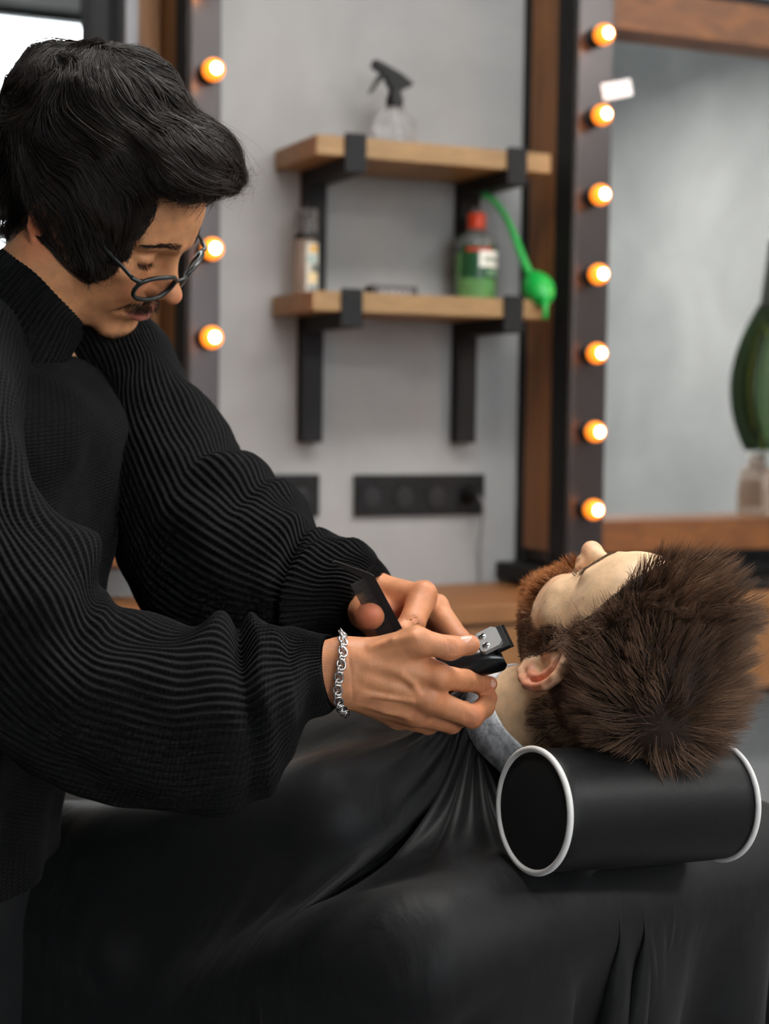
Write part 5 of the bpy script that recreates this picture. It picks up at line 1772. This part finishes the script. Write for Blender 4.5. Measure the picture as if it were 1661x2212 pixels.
mb = MB(GM); mb.tube(catmull([(-.0110, -.0006, .0055), (0, .002, .0085), (.0110, -.0006, .0055)], 10), .0019, 8); mb.build('bridge', FRAME, gl, True)

# ---------------------------------------------------------------- things on the shelves
GLASS = mat('clear_plastic', (1, 1, 1), .05, 0, Transmission_Weight=.92, IOR=1.25)
def on_shelf(sh, u, dep):
    s0, s1, z, d_ = sh
    vv = 300 if sh is SH1 else 630
    s_, _ = WP(u, vv, dep)
    return WALLM(s_, dep, z + .0008)
# spray bottle
A = on_shelf(SH1, 851, .10)
sbz = empty('spray_bottle', A[:3, 3]); tag(sbz, 'clear spray bottle with black trigger head on the upper shelf', 'bottle')
MB(A).lathe([(.040, 0), (.0425, .004), (.0425, .052), (.040, .060), (.030, .072), (.016, .080), (.0135, .086)], 40).build('bottle_body', GLASS, sbz, 'auto')
MB(A).lathe([(.0385, .003), (.0395, .006), (.0395, .040), (.0005, .040)], 32, cap=False).build('water', mat('water', (1, 1, 1), 0, 0, Transmission_Weight=1.0, IOR=1.15), sbz, 'auto')
hd = MB(A).lathe([(.0165, .082), (.0165, .100), (.013, .108), (.012, .122)], 24).build('collar', M['black_plastic'], sbz, 'auto')
t_ = MB(A)
t_.prism([(.030, .124), (.036, .130), (.012, .146), (-.030, .164), (-.044, .168), (-.047, .158), (-.040, .150), (-.030, .148), (-.020, .138), (-.014, .122), (.014, .116)], -.010, .010)
t_.build('trigger_head', M['black_plastic'], sbz)
t_ = MB(A); t_.prism([(-.028, .149), (-.036, .138), (-.047, .116), (-.053, .106), (-.049, .106), (-.038, .122), (-.024, .136), (-.018, .146)], -.007, .007); t_.build('trigger', M['black_plastic'], sbz)
MB(A).tube([(.0, 0, .11), (.004, 0, .05), (.012, 0, .006)], .002, 8).build('dip_tube', mat('dip_tube', srgb(200, 200, 200), .4), sbz, 'auto')
# foam bottle with clear cap
A = on_shelf(SH2, 660, .075)
fb = empty('pump_bottle', A[:3, 3]); tag(fb, 'slim clear pump bottle with black pump and printed label on the lower shelf', 'bottle')
AMB = mat('amber_tinted_plastic', srgb(225, 205, 190), .08, 0, Transmission_Weight=.75, IOR=1.2)
MB(A).lathe([(.0215, 0), (.0228, .003), (.0228, .100), (.0215, .104)], 32).build('bottle_body', AMB, fb, 'auto')
MB(A).lathe([(.0222, .1045), (.0222, .113), (.0150, .120), (.0120, .126), (.0095, .132), (.0090, .150), (.0050, .152)], 28).build('pump', M['black_plastic'], fb, 'auto')
MB(A).lathe([(.0213, .1135), (.0213, .158), (.0195, .162)], 28).build('cap', GLASS, fb, 'auto')
LAB = mat('foam_label', srgb(190, 188, 176), .6)
def wrap(M_, r, z0, z1, a0, a1, name, material, parent, n=20):
    V_, F_ = [], []
    for k in range(n + 1):
        a = a0 + (a1 - a0) * k / n
        for rr2 in (r, r - .0004):
            for z in (z0, z1): V_.append((rr2 * math.sin(a), -rr2 * math.cos(a), z))
    for k in range(n):
        b_ = k * 4
        F_ += [[b_, b_ + 4, b_ + 5, b_ + 1], [b_ + 2, b_ + 3, b_ + 7, b_ + 6], [b_, b_ + 2, b_ + 6, b_ + 4], [b_ + 1, b_ + 5, b_ + 7, b_ + 3]]
    F_ += [[0, 1, 3, 2], [n * 4, n * 4 + 2, n * 4 + 3, n * 4 + 1]]
    return MB(M_).add(V_, F_).build(name, material, parent, 'auto')
lb = wrap(A, .0233, .006, .097, -.35, 1.15, 'label', LAB, fb)
for z0_, z1_, a0_, a1_, cc_ in ((.080, .093, -.05, .75, srgb(208, 160, 70)), (.060, .074, -.25, .55, srgb(150, 170, 165)), (.042, .058, .1, .9, srgb(96, 100, 96)), (.022, .042, -.1, .70, srgb(214, 190, 140)), (.009, .018, -.2, .8, srgb(120, 130, 135))):
    wrap(A, .0236, z0_, z1_, a0_, a1_, 'print', mat('label_print', cc_, .6), lb, 12)
# low dark tin
A = on_shelf(SH2, 845, .085)
tn = empty('flat_tin', A[:3, 3]); tag(tn, 'low dark box with pale lettering lying on the lower shelf', 'box')
MB(A).box(-.048, .048, -.022, .022, 0, .024, .003).build('case', mat('dark_grey_card', srgb(64, 60, 62), .5), tn)
for k, (x_, w_) in enumerate(((-.028, .010), (-.014, .008), (-.002, .010), (.012, .009), (.026, .008))):
    MB(A).box(x_ - w_ / 2, x_ + w_ / 2, -.0226, -.0220, .008, .016).build('lettering', mat('pale_print', srgb(150, 146, 146), .6), tn)
# green lotion bottle
A = on_shelf(SH2, 1027, .075)
gb = empty('lotion_bottle', A[:3, 3]); tag(gb, 'green lotion bottle with an orange-red cap on the lower shelf', 'bottle')
GRN = mat('green_lotion', srgb(60, 150, 24), .12, 0)
GRN2 = mat('dark_green_label', srgb(12, 66, 34), .35)
MB(A).lathe([(.0395, 0), (.0415, .004), (.0415, .112), (.0385, .122), (.030, .132), (.018, .139), (.0165, .144)], 40).build('bottle_body', GLASS, gb, 'auto')
MB(A).lathe([(.0385, .003), (.0400, .006), (.0400, .098), (.0005, .0985)], 36, cap=False).build('lotion', GRN, gb, 'auto')
MB(A).lathe([(.0175, .1445), (.0180, .146), (.0180, .173), (.0165, .176)], 28).build('cap', mat('orange_cap', srgb(232, 72, 28), .4), gb, 'auto')
MB(A).lathe([(.0100, .1762), (.0090, .184), (.0040, .188)], 16).build('nozzle', GLASS, gb, 'auto')
lb = wrap(A, .0420, .046, .112, -1.25, 1.25, 'label', GRN2, gb)
wrap(A, .0424, .068, .100, -.30, 1.10, 'white_banner', mat('white_print', srgb(225, 225, 215), .5), lb)
wrap(A, .0424, .098, .106, -.95, .35, 'red_stripe', mat('red_print', srgb(165, 50, 36), .5), lb)
for k in range(5):
    wrap(A, .0428, .078, .088, -.05 + .2 * k, .07 + .2 * k, 'lettering', GRN2, lb, 4)
for k in range(2):
    wrap(A, .0424, .052 + .007 * k, .055 + .007 * k, .1, .95, 'print_line', mat('pale_green_print', srgb(150, 190, 150), .5), lb, 8)
# green rubber blower, leaning its hose against the bottle
GR = mat('green_rubber', srgb(6, 160, 62), .45)
bw = empty('air_blower', W(*(lambda q: (q[0], .13, q[1]))(WP(1160, 640, .13)))); tag(bw, 'bright green rubber blower with a long bent neck beside the lotion bottle', 'blower')
def wpt(u, v, n): s_, z_ = WP(u, v, n); return W(s_, n, z_)
neck = catmull([wpt(1042, 420, .11), wpt(1062, 430, .115), wpt(1088, 462, .12), (wpt(1112, 512, .13)), wpt(1130, 560, .14), wpt(1146, 596, .15)], 40)
mb = MB(); mb.tube(neck, np.linspace(.0052, .0085, 40), 14); mb.build('neck', GR, bw, True)
bb0, bb1 = wpt(1146, 592, .15), wpt(1178, 652, .245)
bt = [bb0 + (bb1 - bb0) * t for t in np.linspace(0, 1, 24)]
rb_ = [.0085 + .022 * math.sin(math.pi * min(1, t * 1.02) ** 1.25) ** .8 for t in np.linspace(0, 1, 24)]
rb_[-1] = .004
mb = MB(); mb.tube(bt, rb_, 24); mb.build('bulb', GR, bw, True)
mb = MB(); mb.tube([bb1, bb1 + (wpt(1178, 688, .245) - bb1) * .6, wpt(1176, 690, .245)], [.006, .005, .006], 12); mb.build('tail', GR, bw, True)
# bottle vase with a broad leaf on the lower rail of the right mirror
vs_, vz_ = WP(1652, 1104, .080)
A = WALLM(vs_ + .044, .080, MU[1] + .0008) @ np.diag([1.15, 1.0, 1.15, 1.0])
va = empty('bottle_vase', A[:3, 3]); tag(va, 'small clear bottle with a pale label on the right mirror\'s wooden rail', 'bottle')
MB(A).lathe([(.036, 0), (.038, .004), (.038, .070), (.033, .084), (.018, .094), (.0165, .104), (.018, .106)], 36).build('bottle_body', AMB, va, 'auto')
lb = wrap(A, .0385, .012, .062, -.75, .75, 'label', mat('cream_label', srgb(205, 203, 192), .6), va)
for k in range(3):
    wrap(A, .0388, .024 + .010 * k, .030 + .010 * k, -.30, .45, 'print_line', mat('grey_print', srgb(120, 120, 122), .6), lb, 8)
MB(A).lathe([(.0185, .1062), (.0185, .116), (.017, .118)], 24).build('stopper', mat('white_stopper', srgb(215, 214, 208), .5), va, 'auto')
lf_ = empty('plant_leaf', A[:3, 3] + Z3 * .118); tag(lf_, 'broad dark green leaf with a yellow-green middle standing above the small bottle', 'leaf')
def leaf(scale, dy, name, material, parent, w_=1.0):
    n1, n2 = 28, 9
    V_, F_ = [], []
    for side_ in (0, 1):
        for i in range(n1):
            t = i / (n1 - 1)
            z = .122 + .295 * t * scale + (1 - scale) * .14
            hw = w_ * .080 * scale * (math.sin(math.pi * min(1, .10 + t * .90)) ** .62) * (1 - .30 * t ** 3)
            for j in range(n2):
                s = j / (n2 - 1) * 2 - 1
                V_.append((.010 + hw * s, -.004 * (1 - s * s) * 3 + dy - side_ * .0022, z))
    for side_ in (0, 1):
        b_ = side_ * n1 * n2
        for i in range(n1 - 1):
            for j in range(n2 - 1):
                q = [b_ + i * n2 + j, b_ + i * n2 + j + 1, b_ + (i + 1) * n2 + j + 1, b_ + (i + 1) * n2 + j]
                F_.append(q if side_ else q[::-1])
    k0 = n1 * n2
    for i in range(n1 - 1):
        for j in (0, n2 - 1):
            F_.append([i * n2 + j, (i + 1) * n2 + j, k0 + (i + 1) * n2 + j, k0 + i * n2 + j])
    return MB(A).add(V_, F_).build(name, material, parent, True)
leaf(1.0, -.0, 'blade', mat('dark_green_leaf', srgb(52, 74, 40), .4), lf_)
leaf(.72, -.0035, 'pale_centre', mat('yellow_green_leaf', srgb(120, 124, 40), .45), lf_, .62)
MB(A).tube([(.010, .002, .119), (.010, .0, .16)], .004, 10).build('stem', mat('leaf_stem', srgb(110, 130, 50), .5), lf_, 'auto')
MB(A).tube([(.010, .002, .40), (.014, .0, .45), (.018, .0, .53)], [.014, .010, .004], 10).build('leaf_tip', mat('dark_leaf_tip', srgb(40, 46, 36), .5), lf_, 'auto')
# ---------------------------------------------------------------- the two bodies, each one mesh
def join(parts):
    Vs, Qs, Cs, n0 = [], [], [], 0
    for V_, Q_, c_ in parts:
        Vs.append(V_); Qs.append(Q_ + n0); Cs.append(c_); n0 += len(V_)
    return np.concatenate(Vs), np.concatenate(Qs), np.concatenate(Cs).astype(np.float32)
V_, Q_, c_ = join(CUST_BODY)
mesh_np('body', V_, Q_, SKIN_C, customer, True, color=c_)
V_, Q_, c_ = join(BARB_BODY)
mesh_np('body', V_, Q_, SKIN_B, barber, True, color=c_)
